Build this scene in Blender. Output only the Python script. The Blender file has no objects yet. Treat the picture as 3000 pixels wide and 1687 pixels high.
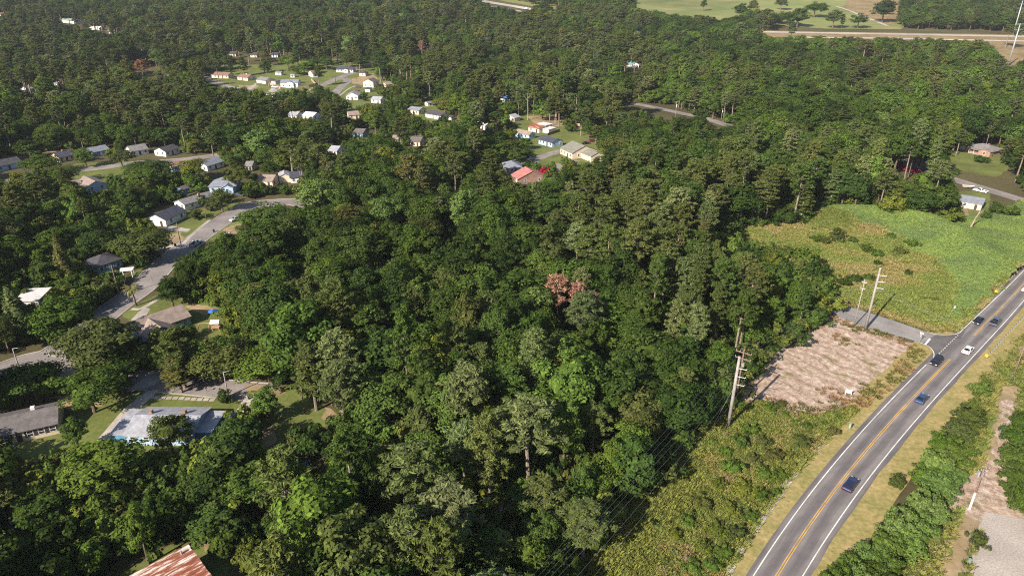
import bpy, bmesh, math, random
import numpy as np
from mathutils import Vector, Matrix
from mathutils.geometry import tessellate_polygon

scene = bpy.context.scene
COL = scene.collection
# ------------------------------------------------------------------ camera
H, PITCH, FPX = 90.0, math.radians(25.0), 2000.0      # drone height, tilt, focal length in photo pixels
cam_data = bpy.data.cameras.new("camera")
cam_data.sensor_width = 36.0
cam_data.lens = 24.0
cam_data.clip_start = 1.0
cam_data.clip_end = 9000.0
cam = bpy.data.objects.new("camera", cam_data)
COL.objects.link(cam)
cam.location = (0, 0, H)
cam.rotation_euler = (math.pi / 2 - PITCH, 0, 0)
scene.camera = cam
# ------------------------------------------------------------------ sky and sun
SUN_AZ, SUN_EL = math.radians(221.5), math.radians(32.0)   # compass-like: clockwise from +Y
world = bpy.data.worlds.new("World")
scene.world = world
world.use_nodes = True
wn = world.node_tree
sky = wn.nodes.new("ShaderNodeTexSky")
sky.sky_type = 'NISHITA'
sky.sun_disc = False
sky.sun_elevation = SUN_EL
sky.sun_rotation = SUN_AZ
bg = wn.nodes["Background"]
bg.inputs["Strength"].default_value = 0.07
wn.links.new(sky.outputs[0], bg.inputs["Color"])
sun_data = bpy.data.lights.new("sun", 'SUN')
sun_data.energy = 4.6
sun_data.angle = math.radians(0.53)
sun_data.color = (1.0, 0.9, 0.77)
sun = bpy.data.objects.new("sun", sun_data)
COL.objects.link(sun)
to_sun = Vector((math.sin(SUN_AZ) * math.cos(SUN_EL), math.cos(SUN_AZ) * math.cos(SUN_EL), math.sin(SUN_EL)))
sun.rotation_euler = to_sun.to_track_quat('Z', 'Y').to_euler()
sun.location = to_sun * 500
scene.view_settings.view_transform = 'Standard'
scene.view_settings.look = 'None'
scene.view_settings.exposure = 1.15
scene.view_settings.gamma = 1.0
scene.view_settings.use_curve_mapping = False
scene.cycles.max_bounces = 6
scene.cycles.use_denoising = False
scene.cycles.filter_width = 1.1
scene.cycles.sample_clamp_indirect = 1.0
scene.cycles.diffuse_bounces = 3
scene.cycles.transmission_bounces = 4

rng = np.random.default_rng(11)
random.seed(11)

# ------------------------------------------------------------------ terrain and photo-to-place helpers
RIDGE = []          # world polyline of the vine covered bank, filled below


def hill(y):
    t = np.maximum(np.asarray(y, float) - 600.0, 0.0)
    t = np.minimum(t, 1500.0)
    return 0.075 * t * t / (t + 200.0)


def bump(x, y):
    """low bank in the meadow beside the road"""
    if not RIDGE:
        return 0.0
    best = 1e9
    for (x0, y0), (x1, y1) in zip(RIDGE[:-1], RIDGE[1:]):
        dx, dy = x1 - x0, y1 - y0
        t = max(0.0, min(1.0, ((x - x0) * dx + (y - y0) * dy) / (dx * dx + dy * dy)))
        best = min(best, math.hypot(x - x0 - t * dx, y - y0 - t * dy))
    return 5.0 * math.exp(-(best / 9.0) ** 2)


CP, SP = math.cos(PITCH), math.sin(PITCH)


def at(px, py, z=0.0):
    """the place on the ground (or z above it) that the photo shows at this pixel"""
    x, y = px - 1500.0, py - 843.5
    dy = FPX * CP - y * SP
    dz = -FPX * SP - y * CP
    lo, hi = 0.0, 3500.0 / max(dy, 1e-6)
    for _ in range(50):
        m = 0.5 * (lo + hi)
        if H + dz * m - float(hill(dy * m)) - z > 0:
            lo = m
        else:
            hi = m
    return Vector((x * lo, dy * lo, float(hill(dy * lo)) + z))


def project(P):
    P = np.asarray(P, float)
    X, Y, Z = P[..., 0], P[..., 1], P[..., 2] - H
    d = Y * CP - Z * SP
    u = Y * SP + Z * CP
    d = np.where(d < 1.0, 1.0, d)
    return 1500.0 + FPX * X / d, 843.5 - FPX * u / d, d


def inside(poly, x, y):
    poly = np.asarray(poly, float)
    r = np.zeros(np.shape(x), bool)
    n = len(poly)
    for i in range(n):
        x0, y0 = poly[i]
        x1, y1 = poly[(i + 1) % n]
        if y0 == y1:
            continue
        c = ((y0 > y) != (y1 > y)) & (x < (x1 - x0) * (y - y0) / (y1 - y0) + x0)
        r ^= c
    return r


def height_to(base, top):
    """height of an upright thing from the pixels of its foot and its top"""
    B = at(*base)
    zs = np.linspace(0.5, 60, 600)
    best = min(zs, key=lambda z: (at_flat(top[0], top[1], B.z + z) - Vector((B.x, B.y))).length)
    return float(best)


def at_flat(px, py, Z):
    x, y = px - 1500.0, py - 843.5
    dy = FPX * CP - y * SP
    dz = -FPX * SP - y * CP
    t = (Z - H) / dz
    return Vector((x * t, dy * t))


# ------------------------------------------------------------------ materials
def mat(name):
    m = bpy.data.materials.new(name)
    m.use_nodes = True
    n = m.node_tree
    n.nodes.clear()
    out = n.nodes.new("ShaderNodeOutputMaterial")
    return m, n, out


def ND(n, kind, **kw):
    nd = n.nodes.new(kind)
    for k, v in kw.items():
        if k in nd.inputs.keys() if hasattr(nd.inputs, 'keys') else False:
            nd.inputs[k].default_value = v
        else:
            setattr(nd, k, v)
    return nd


def noise(n, scale, detail=4.0, rough=0.6, vec=None):
    nd = n.nodes.new("ShaderNodeTexNoise")
    nd.inputs["Scale"].default_value = scale
    nd.inputs["Detail"].default_value = detail
    nd.inputs["Roughness"].default_value = rough
    if vec is not None:
        n.links.new(vec, nd.inputs["Vector"])
    return nd.outputs["Fac"]


def ramp(n, fac, stops):
    r = n.nodes.new("ShaderNodeValToRGB")
    els = r.color_ramp.elements
    while len(els) < len(stops):
        els.new(0.5)
    for e, (p, c) in zip(els, stops):
        e.position = p
        e.color = (c[0], c[1], c[2], 1)
    n.links.new(fac, r.inputs[0])
    return r.outputs[0]


def mixc(n, fac, a, b, mode='MIX'):
    m = n.nodes.new("ShaderNodeMix")
    m.data_type = 'RGBA'
    m.blend_type = mode
    for s, v in ((m.inputs[0], fac), (m.inputs[6], a), (m.inputs[7], b)):
        if hasattr(v, 'is_linked'):
            n.links.new(v, s)
        elif isinstance(v, (int, float)):
            s.default_value = v
        else:
            s.default_value = (v[0], v[1], v[2], 1)
    return m.outputs[2]


def coords(n):
    g = n.nodes.new("ShaderNodeNewGeometry")
    return g.outputs["Position"]


def objco(n):
    return n.nodes.new("ShaderNodeTexCoord").outputs["Object"]


def surface(n, out, color, rough=0.8, spec=0.3, metal=0.0, bump_from=None, bump_d=0.05, bump_s=0.6):
    p = n.nodes.new("ShaderNodeBsdfPrincipled")
    if hasattr(color, 'is_linked'):
        n.links.new(color, p.inputs["Base Color"])
    else:
        p.inputs["Base Color"].default_value = (*color, 1)
    p.inputs["Roughness"].default_value = rough
    p.inputs["Specular IOR Level"].default_value = spec
    p.inputs["Metallic"].default_value = metal
    if bump_from is not None:
        b = n.nodes.new("ShaderNodeBump")
        b.inputs["Strength"].default_value = bump_s
        b.inputs["Distance"].default_value = bump_d
        n.links.new(bump_from, b.inputs["Height"])
        n.links.new(b.outputs[0], p.inputs["Normal"])
    n.links.new(p.outputs[0], out.inputs[0])
    return p


def speckled(name, stops, scale=1.0, scale2=0.12, rough=0.9, spec=0.15, bump_d=0.05, big=((0.75, 0.75, 0.75), (1.2, 1.2, 1.2)), local=False):
    """weathered matt surface: fine noise through a colour ramp, shaded over by a broader one"""
    m, n, out = mat(name)
    v = objco(n) if local else coords(n)
    f = noise(n, scale, 6, 0.65, v)
    c = ramp(n, f, stops)
    g = ramp(n, noise(n, scale2, 3, 0.5, v), [(0.3, big[0]), (0.7, big[1])])
    c = mixc(n, 1.0, c, g, 'MULTIPLY')
    surface(n, out, c, rough, spec, 0.0, f if bump_d else None, bump_d)
    return m


def plain(name, color, rough=0.6, spec=0.4, metal=0.0, var=0.12, scale=3.0):
    m, n, out = mat(name)
    f = noise(n, scale, 4, 0.6, objco(n))
    lo = tuple(max(0, c * (1 - var)) for c in color)
    hi = tuple(min(1, c * (1 + var)) for c in color)
    surface(n, out, ramp(n, f, [(0.3, lo), (0.7, hi)]), rough, spec, metal)
    return m


def leaf_mat(name, tint_default=(0.05, 0.085, 0.022), transl=0.28, var=(0.6, 1.5)):
    m, n, out = mat(name)
    a = n.nodes.new("ShaderNodeAttribute")
    a.attribute_type = 'INSTANCER'
    a.attribute_name = "tint"
    g = n.nodes.new("ShaderNodeNewGeometry")
    r = ramp(n, g.outputs["Random Per Island"], [(0.0, (var[0],) * 3), (0.55, (1, 1, 1)), (1.0, (var[1], var[1] * 0.98, var[1] * 0.85))])
    c = mixc(n, 1.0, a.outputs["Color"], r, 'MULTIPLY')
    d = n.nodes.new("ShaderNodeBsdfDiffuse")
    n.links.new(c, d.inputs[0])
    t = n.nodes.new("ShaderNodeBsdfTranslucent")
    c2 = mixc(n, 1.0, c, (1.15, 1.25, 0.55), 'MULTIPLY')
    n.links.new(c2, t.inputs[0])
    mx = n.nodes.new("ShaderNodeMixShader")
    mx.inputs[0].default_value = transl
    n.links.new(d.outputs[0], mx.inputs[1])
    n.links.new(t.outputs[0], mx.inputs[2])
    n.links.new(mx.outputs[0], out.inputs[0])
    return m


M = {}
M['leaf'] = leaf_mat("leaf")
M['grass'] = leaf_mat("grass_blades", transl=0.35, var=(0.82, 1.2))
M['needle'] = leaf_mat("needle", transl=0.15, var=(0.55, 1.5))
M['bark'] = speckled("bark", [(0.3, (0.07, 0.05, 0.035)), (0.6, (0.17, 0.125, 0.09)), (0.8, (0.26, 0.2, 0.15))], 2.5, 0.4, local=True)
M['pale_bark'] = speckled("pale_bark", [(0.3, (0.12, 0.095, 0.075)), (0.6, (0.24, 0.195, 0.155)), (0.8, (0.34, 0.28, 0.23))], 2.5, 0.4, local=True)
M['dead_wood'] = speckled("dead_wood", [(0.3, (0.2, 0.14, 0.1)), (0.7, (0.4, 0.31, 0.25))], 2.5, 0.4, local=True)
M['forest_floor'] = speckled("forest_floor", [(0.3, (0.05, 0.04, 0.02)), (0.5, (0.085, 0.07, 0.032)), (0.7, (0.06, 0.075, 0.025))], 0.5, 0.03)
M['lawn'] = speckled("lawn", [(0.25, (0.075, 0.095, 0.025)), (0.5, (0.115, 0.135, 0.035)), (0.75, (0.17, 0.16, 0.06))], 0.9, 0.09)
M['yard_dirt'] = speckled("yard_dirt", [(0.25, (0.17, 0.14, 0.06)), (0.5, (0.27, 0.2, 0.115)), (0.75, (0.36, 0.27, 0.18))], 0.6, 0.08)
M['verge'] = speckled("mown_verge", [(0.3, (0.17, 0.15, 0.055)), (0.5, (0.26, 0.21, 0.09)), (0.72, (0.36, 0.285, 0.145))], 1.1, 0.22, big=((0.78, 0.88, 0.68), (1.22, 1.15, 1.15)))
M['concrete'] = speckled("concrete", [(0.3, (0.28, 0.25, 0.22)), (0.6, (0.38, 0.34, 0.3)), (0.8, (0.46, 0.42, 0.37))], 1.2, 0.2, bump_d=0.01)
M['street'] = speckled("street_asphalt", [(0.3, (0.17, 0.15, 0.14)), (0.6, (0.23, 0.205, 0.195)), (0.8, (0.29, 0.26, 0.245))], 1.6, 0.12, bump_d=0.01)
M['side_street'] = speckled("side_road_asphalt", [(0.3, (0.19, 0.18, 0.178)), (0.6, (0.245, 0.232, 0.228)), (0.8, (0.29, 0.275, 0.27))], 1.6, 0.12, bump_d=0.01)
M['apron'] = speckled("fresh_asphalt", [(0.3, (0.10, 0.094, 0.094)), (0.6, (0.125, 0.117, 0.117)), (0.8, (0.15, 0.14, 0.14))], 1.6, 0.2, bump_d=0.01)
M['gravel'] = speckled("gravel", [(0.3, (0.23, 0.2, 0.175)), (0.5, (0.35, 0.31, 0.28)), (0.7, (0.46, 0.41, 0.37))], 3.5, 0.1, bump_d=0.03)
M['highway'] = speckled("highway_concrete", [(0.3, (0.33, 0.29, 0.25)), (0.7, (0.43, 0.38, 0.33))], 0.3, 0.02, bump_d=0)
M['pasture'] = speckled("pasture", [(0.3, (0.12, 0.15, 0.04)), (0.5, (0.165, 0.18, 0.06)), (0.7, (0.24, 0.21, 0.09))], 0.02, 0.006, bump_d=0)
M['dry_bank'] = speckled("dry_bank", [(0.3, (0.16, 0.12, 0.05)), (0.7, (0.28, 0.2, 0.11))], 0.15, 0.03)
M['white_paint'] = speckled("white_road_paint", [(0.3, (0.3, 0.29, 0.28)), (0.42, (0.58, 0.56, 0.53)), (0.7, (0.72, 0.7, 0.67))], 3.0, 0.3, 0.7, 0.2, 0)
M['yellow_paint'] = speckled("yellow_road_paint", [(0.3, (0.3, 0.19, 0.08)), (0.42, (0.5, 0.29, 0.06)), (0.7, (0.62, 0.35, 0.06))], 3.0, 0.3, 0.7, 0.2, 0)
M['vine_ground'] = speckled("vine_ground", [(0.3, (0.07, 0.11, 0.03)), (0.7, (0.14, 0.2, 0.06))], 1.2, 0.1)


def meadow_mat():
    m, n, out = mat("meadow_grass_ground")
    v = coords(n)
    big = noise(n, 0.05, 5, 0.6, v)
    fine = noise(n, 1.1, 6, 0.7, v)
    a = ramp(n, big, [(0.34, (0.12, 0.15, 0.04)), (0.48, (0.19, 0.19, 0.06)), (0.6, (0.26, 0.225, 0.085)), (0.74, (0.3, 0.24, 0.12))])
    b = ramp(n, fine, [(0.3, (0.55, 0.6, 0.5)), (0.7, (1.35, 1.3, 1.2))])
    surface(n, out, mixc(n, 1.0, a, b, 'MULTIPLY'), 0.95, 0.1, 0, fine, 0.25)
    return m


def sand_mat():
    m, n, out = mat("cleared_sand")
    v = coords(n)
    mp = n.nodes.new("ShaderNodeMapping")
    mp.inputs["Rotation"].default_value = (0, 0, math.radians(-38))
    mp.inputs["Scale"].default_value = (1.0, 0.9, 1.0)
    n.links.new(v, mp.inputs["Vector"])
    streak = noise(n, 0.75, 12, 0.78, mp.outputs[0])
    weeds = noise(n, 0.17, 12, 0.8, v)
    fine = noise(n, 2.2, 5, 0.7, v)
    a = ramp(n, streak, [(0.36, (0.27, 0.185, 0.14)), (0.47, (0.34, 0.25, 0.195)), (0.55, (0.43, 0.345, 0.285)), (0.63, (0.56, 0.49, 0.425))])
    w = ramp(n, weeds, [(0.53, (0, 0, 0)), (0.62, (0.8, 0.8, 0.8))])
    c = mixc(n, w, a, (0.15, 0.14, 0.045))
    b = ramp(n, fine, [(0.3, (0.7, 0.68, 0.66)), (0.7, (1.15, 1.15, 1.15))])
    wv = n.nodes.new("ShaderNodeTexWave"); wv.inputs["Scale"].default_value = 0.09; wv.inputs["Distortion"].default_value = 9.0; wv.inputs["Detail"].default_value = 3.0
    n.links.new(mp.outputs[0], wv.inputs["Vector"])
    rut = ramp(n, wv.outputs["Fac"], [(0.0, (0.78, 0.74, 0.7)), (0.16, (1, 1, 1)), (0.86, (1, 1, 1)), (1.0, (1.2, 1.18, 1.15))])
    c = mixc(n, 1.0, c, rut, 'MULTIPLY')
    surface(n, out, mixc(n, 1.0, c, b, 'MULTIPLY'), 0.95, 0.1, 0, fine, 0.12)
    return m


def road_mat():
    m, n, out = mat("main_road_asphalt")
    uv = n.nodes.new("ShaderNodeUVMap")
    sx = n.nodes.new("ShaderNodeSeparateXYZ")
    n.links.new(uv.outputs[0], sx.inputs[0])
    # worn wheel tracks: a cosine across the lane, in metres from the centre line
    ab = n.nodes.new("ShaderNodeMath"); ab.operation = 'ABSOLUTE'
    n.links.new(sx.outputs[0], ab.inputs[0])
    mu = n.nodes.new("ShaderNodeMath"); mu.operation = 'MULTIPLY_ADD'
    mu.inputs[1].default_value = 2 * math.pi / 3.5
    mu.inputs[2].default_value = 0.0
    n.links.new(ab.outputs[0], mu.inputs[0])
    co = n.nodes.new("ShaderNodeMath"); co.operation = 'COSINE'
    n.links.new(mu.outputs[0], co.inputs[0])
    mp = n.nodes.new("ShaderNodeMapping")
    mp.inputs["Scale"].default_value = (1.0, 0.06, 1.0)
    n.links.new(uv.outputs[0], mp.inputs["Vector"])
    st = noise(n, 1.2, 5, 0.6, mp.outputs[0])
    ad = n.nodes.new("ShaderNodeMath"); ad.operation = 'MULTIPLY_ADD'
    n.links.new(co.outputs[0], ad.inputs[0])
    ad.inputs[1].default_value = 0.2
    n.links.new(st, ad.inputs[2])
    c = ramp(n, ad.outputs[0], [(0.3, (0.118, 0.107, 0.108)), (0.5, (0.145, 0.132, 0.132)), (0.72, (0.19, 0.175, 0.17))])
    fine = noise(n, 6.0, 4, 0.7, uv.outputs[0])
    patch = ramp(n, noise(n, 0.16, 5, 0.6, uv.outputs[0]), [(0.36, (0.86, 0.86, 0.87)), (0.5, (1, 1, 1)), (0.66, (1.14, 1.12, 1.1))])
    vo = n.nodes.new("ShaderNodeTexVoronoi"); vo.feature = 'DISTANCE_TO_EDGE'; vo.inputs["Scale"].default_value = 0.14
    n.links.new(uv.outputs[0], vo.inputs["Vector"])
    crack = ramp(n, vo.outputs[0], [(0.0, (0.86, 0.86, 0.86)), (0.012, (1, 1, 1))])
    c = mixc(n, 1.0, mixc(n, 1.0, c, patch, 'MULTIPLY'), crack, 'MULTIPLY')
    b = ramp(n, fine, [(0.3, (0.85,) * 3), (0.7, (1.15,) * 3)])
    surface(n, out, mixc(n, 1.0, c, b, 'MULTIPLY'), 0.85, 0.25)
    return m


def siding(name, color):
    m, n, out = mat(name)
    w = n.nodes.new("ShaderNodeTexWave")
    w.bands_direction = 'Z'
    w.wave_profile = 'SAW'
    w.inputs["Scale"].default_value = 1.6
    n.links.new(objco(n), w.inputs["Vector"])
    f = noise(n, 0.8, 4, 0.6, objco(n))
    c = ramp(n, f, [(0.3, tuple(x * 0.82 for x in color)), (0.7, tuple(min(1, x * 1.05) for x in color))])
    surface(n, out, c, 0.7, 0.3, 0, w.outputs["Fac"], 0.03, 0.8)
    return m


def shingle(name, color):
    m, n, out = mat(name)
    v = objco(n)
    br = n.nodes.new("ShaderNodeTexBrick")
    br.inputs["Scale"].default_value = 3.0
    br.inputs["Color1"].default_value = (*[c * 1.15 for c in color], 1)
    br.inputs["Color2"].default_value = (*[c * 0.8 for c in color], 1)
    br.inputs["Mortar"].default_value = (*[c * 0.6 for c in color], 1)
    br.inputs["Mortar Size"].default_value = 0.02
    n.links.new(v, br.inputs["Vector"])
    g = ramp(n, noise(n, 0.7, 5, 0.65, v), [(0.3, (0.7, 0.7, 0.72)), (0.7, (1.25, 1.22, 1.2))])
    surface(n, out, mixc(n, 1.0, br.outputs[0], g, 'MULTIPLY'), 0.85, 0.2)
    return m


def rusty():
    m, n, out = mat("rusted_metal")
    v = objco(n)
    mp = n.nodes.new("ShaderNodeMapping")
    mp.inputs["Scale"].default_value = (0.22, 1.6, 1.0)
    oi = n.nodes.new("ShaderNodeObjectInfo")
    ofs = n.nodes.new("ShaderNodeCombineXYZ")
    mm = n.nodes.new("ShaderNodeMath"); mm.operation = 'MULTIPLY'; mm.inputs[1].default_value = 60.0
    n.links.new(oi.outputs["Random"], mm.inputs[0])
    n.links.new(mm.outputs[0], ofs.inputs[0])
    n.links.new(ofs.outputs[0], mp.inputs["Location"])
    n.links.new(v, mp.inputs["Vector"])
    f = noise(n, 1.0, 7, 0.72, mp.outputs[0])
    ad = n.nodes.new("ShaderNodeMath"); ad.operation = 'MULTIPLY_ADD'
    n.links.new(oi.outputs["Random"], ad.inputs[0])
    ad.inputs[1].default_value = 0.1
    n.links.new(f, ad.inputs[2])
    c = ramp(n, ad.outputs[0], [(0.46, (0.58, 0.54, 0.51)), (0.51, (0.42, 0.27, 0.2)), (0.55, (0.24, 0.075, 0.042)), (0.74, (0.14, 0.042, 0.028))])
    surface(n, out, c, 0.65, 0.3, 0.0)
    return m


M['meadow'] = meadow_mat()
M['sand'] = sand_mat()
M['road'] = road_mat()
M['rust'] = rusty()
M['glass'] = plain("window_glass", (0.03, 0.035, 0.045), 0.15, 0.6, 0, 0.2)
M['car_glass'] = plain("car_glass", (0.012, 0.015, 0.022), 0.08, 0.6, 0, 0.2)
M['tyre'] = plain("tyre_rubber", (0.02, 0.02, 0.02), 0.9, 0.2)
M['rim'] = plain("wheel_metal", (0.4, 0.4, 0.42), 0.3, 0.5, 0.8)
M['lamp_white'] = plain("headlight_lens", (0.7, 0.7, 0.72), 0.2, 0.6)
M['lamp_red'] = plain("taillight_lens", (0.35, 0.02, 0.02), 0.25, 0.6)
M['white_trim'] = plain("white_trim", (0.68, 0.66, 0.63), 0.6, 0.3)
M['dark_trim'] = plain("dark_shutter", (0.06, 0.035, 0.035), 0.6, 0.3)
M['brick'] = speckled("red_brick", [(0.3, (0.2, 0.115, 0.085)), (0.7, (0.36, 0.235, 0.185))], 4.0, 0.6, local=True, bump_d=0.01)
M['pole_concrete'] = speckled("pole_concrete", [(0.3, (0.22, 0.2, 0.185)), (0.7, (0.33, 0.3, 0.28))], 1.2, 0.3, local=True, bump_d=0.005)
M['pole_wood'] = speckled("weathered_pole_wood", [(0.3, (0.12, 0.075, 0.055)), (0.7, (0.25, 0.165, 0.125))], 2.0, 0.4, local=True, bump_d=0.01)
M['steel'] = plain("galvanised_steel", (0.36, 0.38, 0.4), 0.45, 0.5, 0.35)
M['wire'] = plain("wire_metal", (0.3, 0.31, 0.32), 0.5, 0.5, 0.3)
M['green_metal'] = plain("green_box_paint", (0.2, 0.3, 0.26), 0.5, 0.4)
M['yellow_cap'] = plain("yellow_end_cap", (0.75, 0.45, 0.03), 0.6, 0.3)
M['timber'] = speckled("fence_timber", [(0.3, (0.34, 0.2, 0.12)), (0.7, (0.5, 0.33, 0.21))], 2.0, 0.4, local=True, bump_d=0.01)
M['insulator'] = plain("insulator_porcelain", (0.3, 0.3, 0.3), 0.3, 0.5)

# ------------------------------------------------------------------ object helpers
N_OBJ = [0]


def link(o, parent=None):
    COL.objects.link(o)
    if parent is not None:
        o.parent = parent
    return o


def tag(o, label=None, cat=None, group=None, kind=None):
    if label:
        o["label"] = label
    if cat:
        o["category"] = cat
    if group:
        o["group"] = group
    if kind:
        o["kind"] = kind
    return o


def thing(name, label, cat, loc=(0, 0, 0), rz=0.0, group=None):
    o = bpy.data.objects.new(name, None)
    o.empty_display_size = 0.5
    o.location = loc
    o.rotation_euler = (0, 0, rz)
    link(o)
    return tag(o, label, cat, group)


def dup(root):
    """copy of a thing with copies of its parts and sub-parts"""
    r = root.copy()
    COL.objects.link(r)
    for ch in root.children:
        c = ch.copy()
        COL.objects.link(c)
        c.parent = r
        for g in ch.children:
            d = g.copy()
            COL.objects.link(d)
            d.parent = c
    return r


class MB:
    """collects simple solids and links them as ONE mesh object"""

    def __init__(self):
        self.v, self.f = [], []

    def add(self, vs, fs):
        b = len(self.v)
        self.v += [tuple(p) for p in vs]
        self.f += [tuple(i + b for i in q) for q in fs]
        return self

    def box(self, x0, x1, y0, y1, z0, z1):
        return self.add([(x0, y0, z0), (x1, y0, z0), (x1, y1, z0), (x0, y1, z0), (x0, y0, z1), (x1, y0, z1), (x1, y1, z1), (x0, y1, z1)],
                        [(3, 2, 1, 0), (4, 5, 6, 7), (0, 1, 5, 4), (1, 2, 6, 5), (2, 3, 7, 6), (3, 0, 4, 7)])

    def tube(self, pts, rad, n=8, caps=True):
        pts = [Vector(p) for p in pts]
        rad = rad if isinstance(rad, (list, tuple)) else [rad] * len(pts)
        rings = []
        for i, p in enumerate(pts):
            d = (pts[min(i + 1, len(pts) - 1)] - pts[max(i - 1, 0)]).normalized()
            a = d.cross(Vector((0, 0, 1)))
            if a.length < 0.05:
                a = d.cross(Vector((1, 0, 0)))
            a.normalize()
            b = d.cross(a)
            rings.append([p + (a * math.cos(2 * math.pi * k / n) + b * math.sin(2 * math.pi * k / n)) * rad[i] for k in range(n)])
        vs = [q for r in rings for q in r]
        fs = []
        for i in range(len(pts) - 1):
            for k in range(n):
                fs.append((i * n + k, i * n + (k + 1) % n, (i + 1) * n + (k + 1) % n, (i + 1) * n + k))
        if caps:
            fs.append(tuple(range(n - 1, -1, -1)))
            fs.append(tuple((len(pts) - 1) * n + k for k in range(n)))
        return self.add(vs, fs)

    def prism(self, prof, a, b, axis='y'):
        """prof: list of 2D points; extruded from a to b along an axis"""
        n = len(prof)
        if axis == 'y':
            vs = [(p[0], a, p[1]) for p in prof] + [(p[0], b, p[1]) for p in prof]
        elif axis == 'x':
            vs = [(a, p[0], p[1]) for p in prof] + [(b, p[0], p[1]) for p in prof]
        else:
            vs = [(p[0], p[1], a) for p in prof] + [(p[0], p[1], b) for p in prof]
        fs = [tuple(range(n)), tuple(range(2 * n - 1, n - 1, -1))]
        fs += [(i, i + n, (i + 1) % n + n, (i + 1) % n) for i in range(n)]
        return self.add(vs, fs)

    def mesh(self, name, m, smooth=False):
        me = bpy.data.meshes.new(name)
        me.from_pydata(self.v, [], self.f)
        me.materials.append(m)
        bm = bmesh.new()
        bm.from_mesh(me)
        bmesh.ops.recalc_face_normals(bm, faces=bm.faces)
        bm.to_mesh(me)
        bm.free()
        if smooth:
            me.polygons.foreach_set("use_smooth", [True] * len(me.polygons))
        return me

    def build(self, name, m, parent=None, smooth=False, bevel=0.0):
        o = bpy.data.objects.new(name, self.mesh(name, m, smooth))
        link(o, parent)
        if bevel:
            b = o.modifiers.new("bevel", 'BEVEL')
            b.width = bevel
            b.segments = 2
            b.limit_method = 'ANGLE'
        return o


# ------------------------------------------------------------------ ground sheets
def wnoise(x, y, s):
    return (math.sin(x * 1.7 * s + 1.3 * math.sin(y * 1.1 * s)) + math.sin(y * 2.3 * s + 0.7 * math.sin(x * 1.9 * s + 2))) * 0.5


def densify(pts, step, jag):
    out = []
    n = len(pts)
    for i in range(n):
        a, b = Vector(pts[i][:2]), Vector(pts[(i + 1) % n][:2])
        L = (b - a).length
        k = max(1, int(L / step))
        nrm = Vector((-(b - a).y, (b - a).x))
        if nrm.length:
            nrm.normalize()
        for j in range(k):
            p = a.lerp(b, j / k)
            if jag:
                p = p + nrm * (wnoise(p.x, p.y, 0.9) * 0.6 + wnoise(p.x, p.y, 2.9) * 0.4 + random.uniform(-.3, .3)) * jag
            out.append(p)
    return out


def sheet(name, world_pts, lift, m, kind='structure', jag=0.0, step=1.5, grid=0.0, use_bump=False, label=None, cat=None):
    pts = densify(world_pts, step, jag) if jag else [Vector(p[:2]) for p in world_pts]
    bm = bmesh.new()
    vs = [bm.verts.new((p.x, p.y, 0)) for p in pts]
    for t in tessellate_polygon([[Vector((p.x, p.y, 0)) for p in pts]]):
        try:
            bm.faces.new([vs[i] for i in t])
        except ValueError:
            pass
    if grid:
        xs = [p.x for p in pts]
        ys = [p.y for p in pts]
        for ax, lo, hi in ((1, min(ys), max(ys)), (0, min(xs), max(xs))):
            if ax == 0 and not use_bump:
                continue
            c = math.ceil(lo / grid) * grid
            while c < hi:
                co = (c, 0, 0) if ax == 0 else (0, c, 0)
                no = (1, 0, 0) if ax == 0 else (0, 1, 0)
                bmesh.ops.bisect_plane(bm, geom=bm.verts[:] + bm.edges[:] + bm.faces[:], plane_co=co, plane_no=no)
                c += grid
    for v in bm.verts:
        v.co.z = float(hill(v.co.y)) + lift + (bump(v.co.x, v.co.y) if use_bump else 0.0)
    bmesh.ops.recalc_face_normals(bm, faces=bm.faces)
    for f in bm.faces:
        if f.normal.z < 0:
            f.normal_flip()
    me = bpy.data.meshes.new(name)
    bm.to_mesh(me)
    bm.free()
    me.materials.append(m)
    o = bpy.data.objects.new(name, me)
    link(o)
    tag(o, label, cat, None, kind)
    return o


def px_sheet(name, px_pts, lift, m, **kw):
    return sheet(name, [at(*p) for p in px_pts], lift, m, **kw)


def smooth_line(pts, n=6):
    """Catmull-Rom through the points"""
    pts = [Vector(p[:2]) for p in pts]
    P = [pts[0] * 2 - pts[1]] + pts + [pts[-1] * 2 - pts[-2]]
    out = []
    for i in range(1, len(P) - 2):
        for k in range(n):
            t = k / n
            a, b, c, d = P[i - 1], P[i], P[i + 1], P[i + 2]
            out.append(0.5 * ((2 * b) + (c - a) * t + (2 * a - 5 * b + 4 * c - d) * t * t + (3 * b - a - 3 * c + d) * t ** 3))
    out.append(pts[-1])
    return out


def strip(name, left, right, lift, m, kind='structure', parent=None, uv=False):
    vs, fs, us = [], [], []
    L = 0.0
    for i, (a, b) in enumerate(zip(left, right)):
        if i:
            L += (Vector(a) - Vector(left[i - 1])).length
        w = (Vector(a) - Vector(b)).length
        for p, u in ((a, -w / 2), (b, w / 2)):
            vs.append((p[0], p[1], float(hill(p[1])) + lift))
            us.append((u, L))
    for i in range(len(left) - 1):
        fs.append((2 * i, 2 * i + 1, 2 * i + 3, 2 * i + 2))
    me = bpy.data.meshes.new(name)
    me.from_pydata(vs, [], fs)
    me.materials.append(m)
    if uv:
        lay = me.uv_layers.new(name="UVMap")
        for lp in me.loops:
            lay.data[lp.index].uv = us[lp.vertex_index]
    me.update()
    if me.polygons[0].normal.z < 0:
        me.flip_normals()
    o = bpy.data.objects.new(name, me)
    link(o, parent)
    if kind:
        o["kind"] = kind
    return o


def path_strip(name, pts, width, lift, m, n=6, **kw):
    c = smooth_line(pts, n)
    l, r = offset_line(c, width / 2), offset_line(c, -width / 2)
    return strip(name, l, r, lift, m, **kw)


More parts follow.
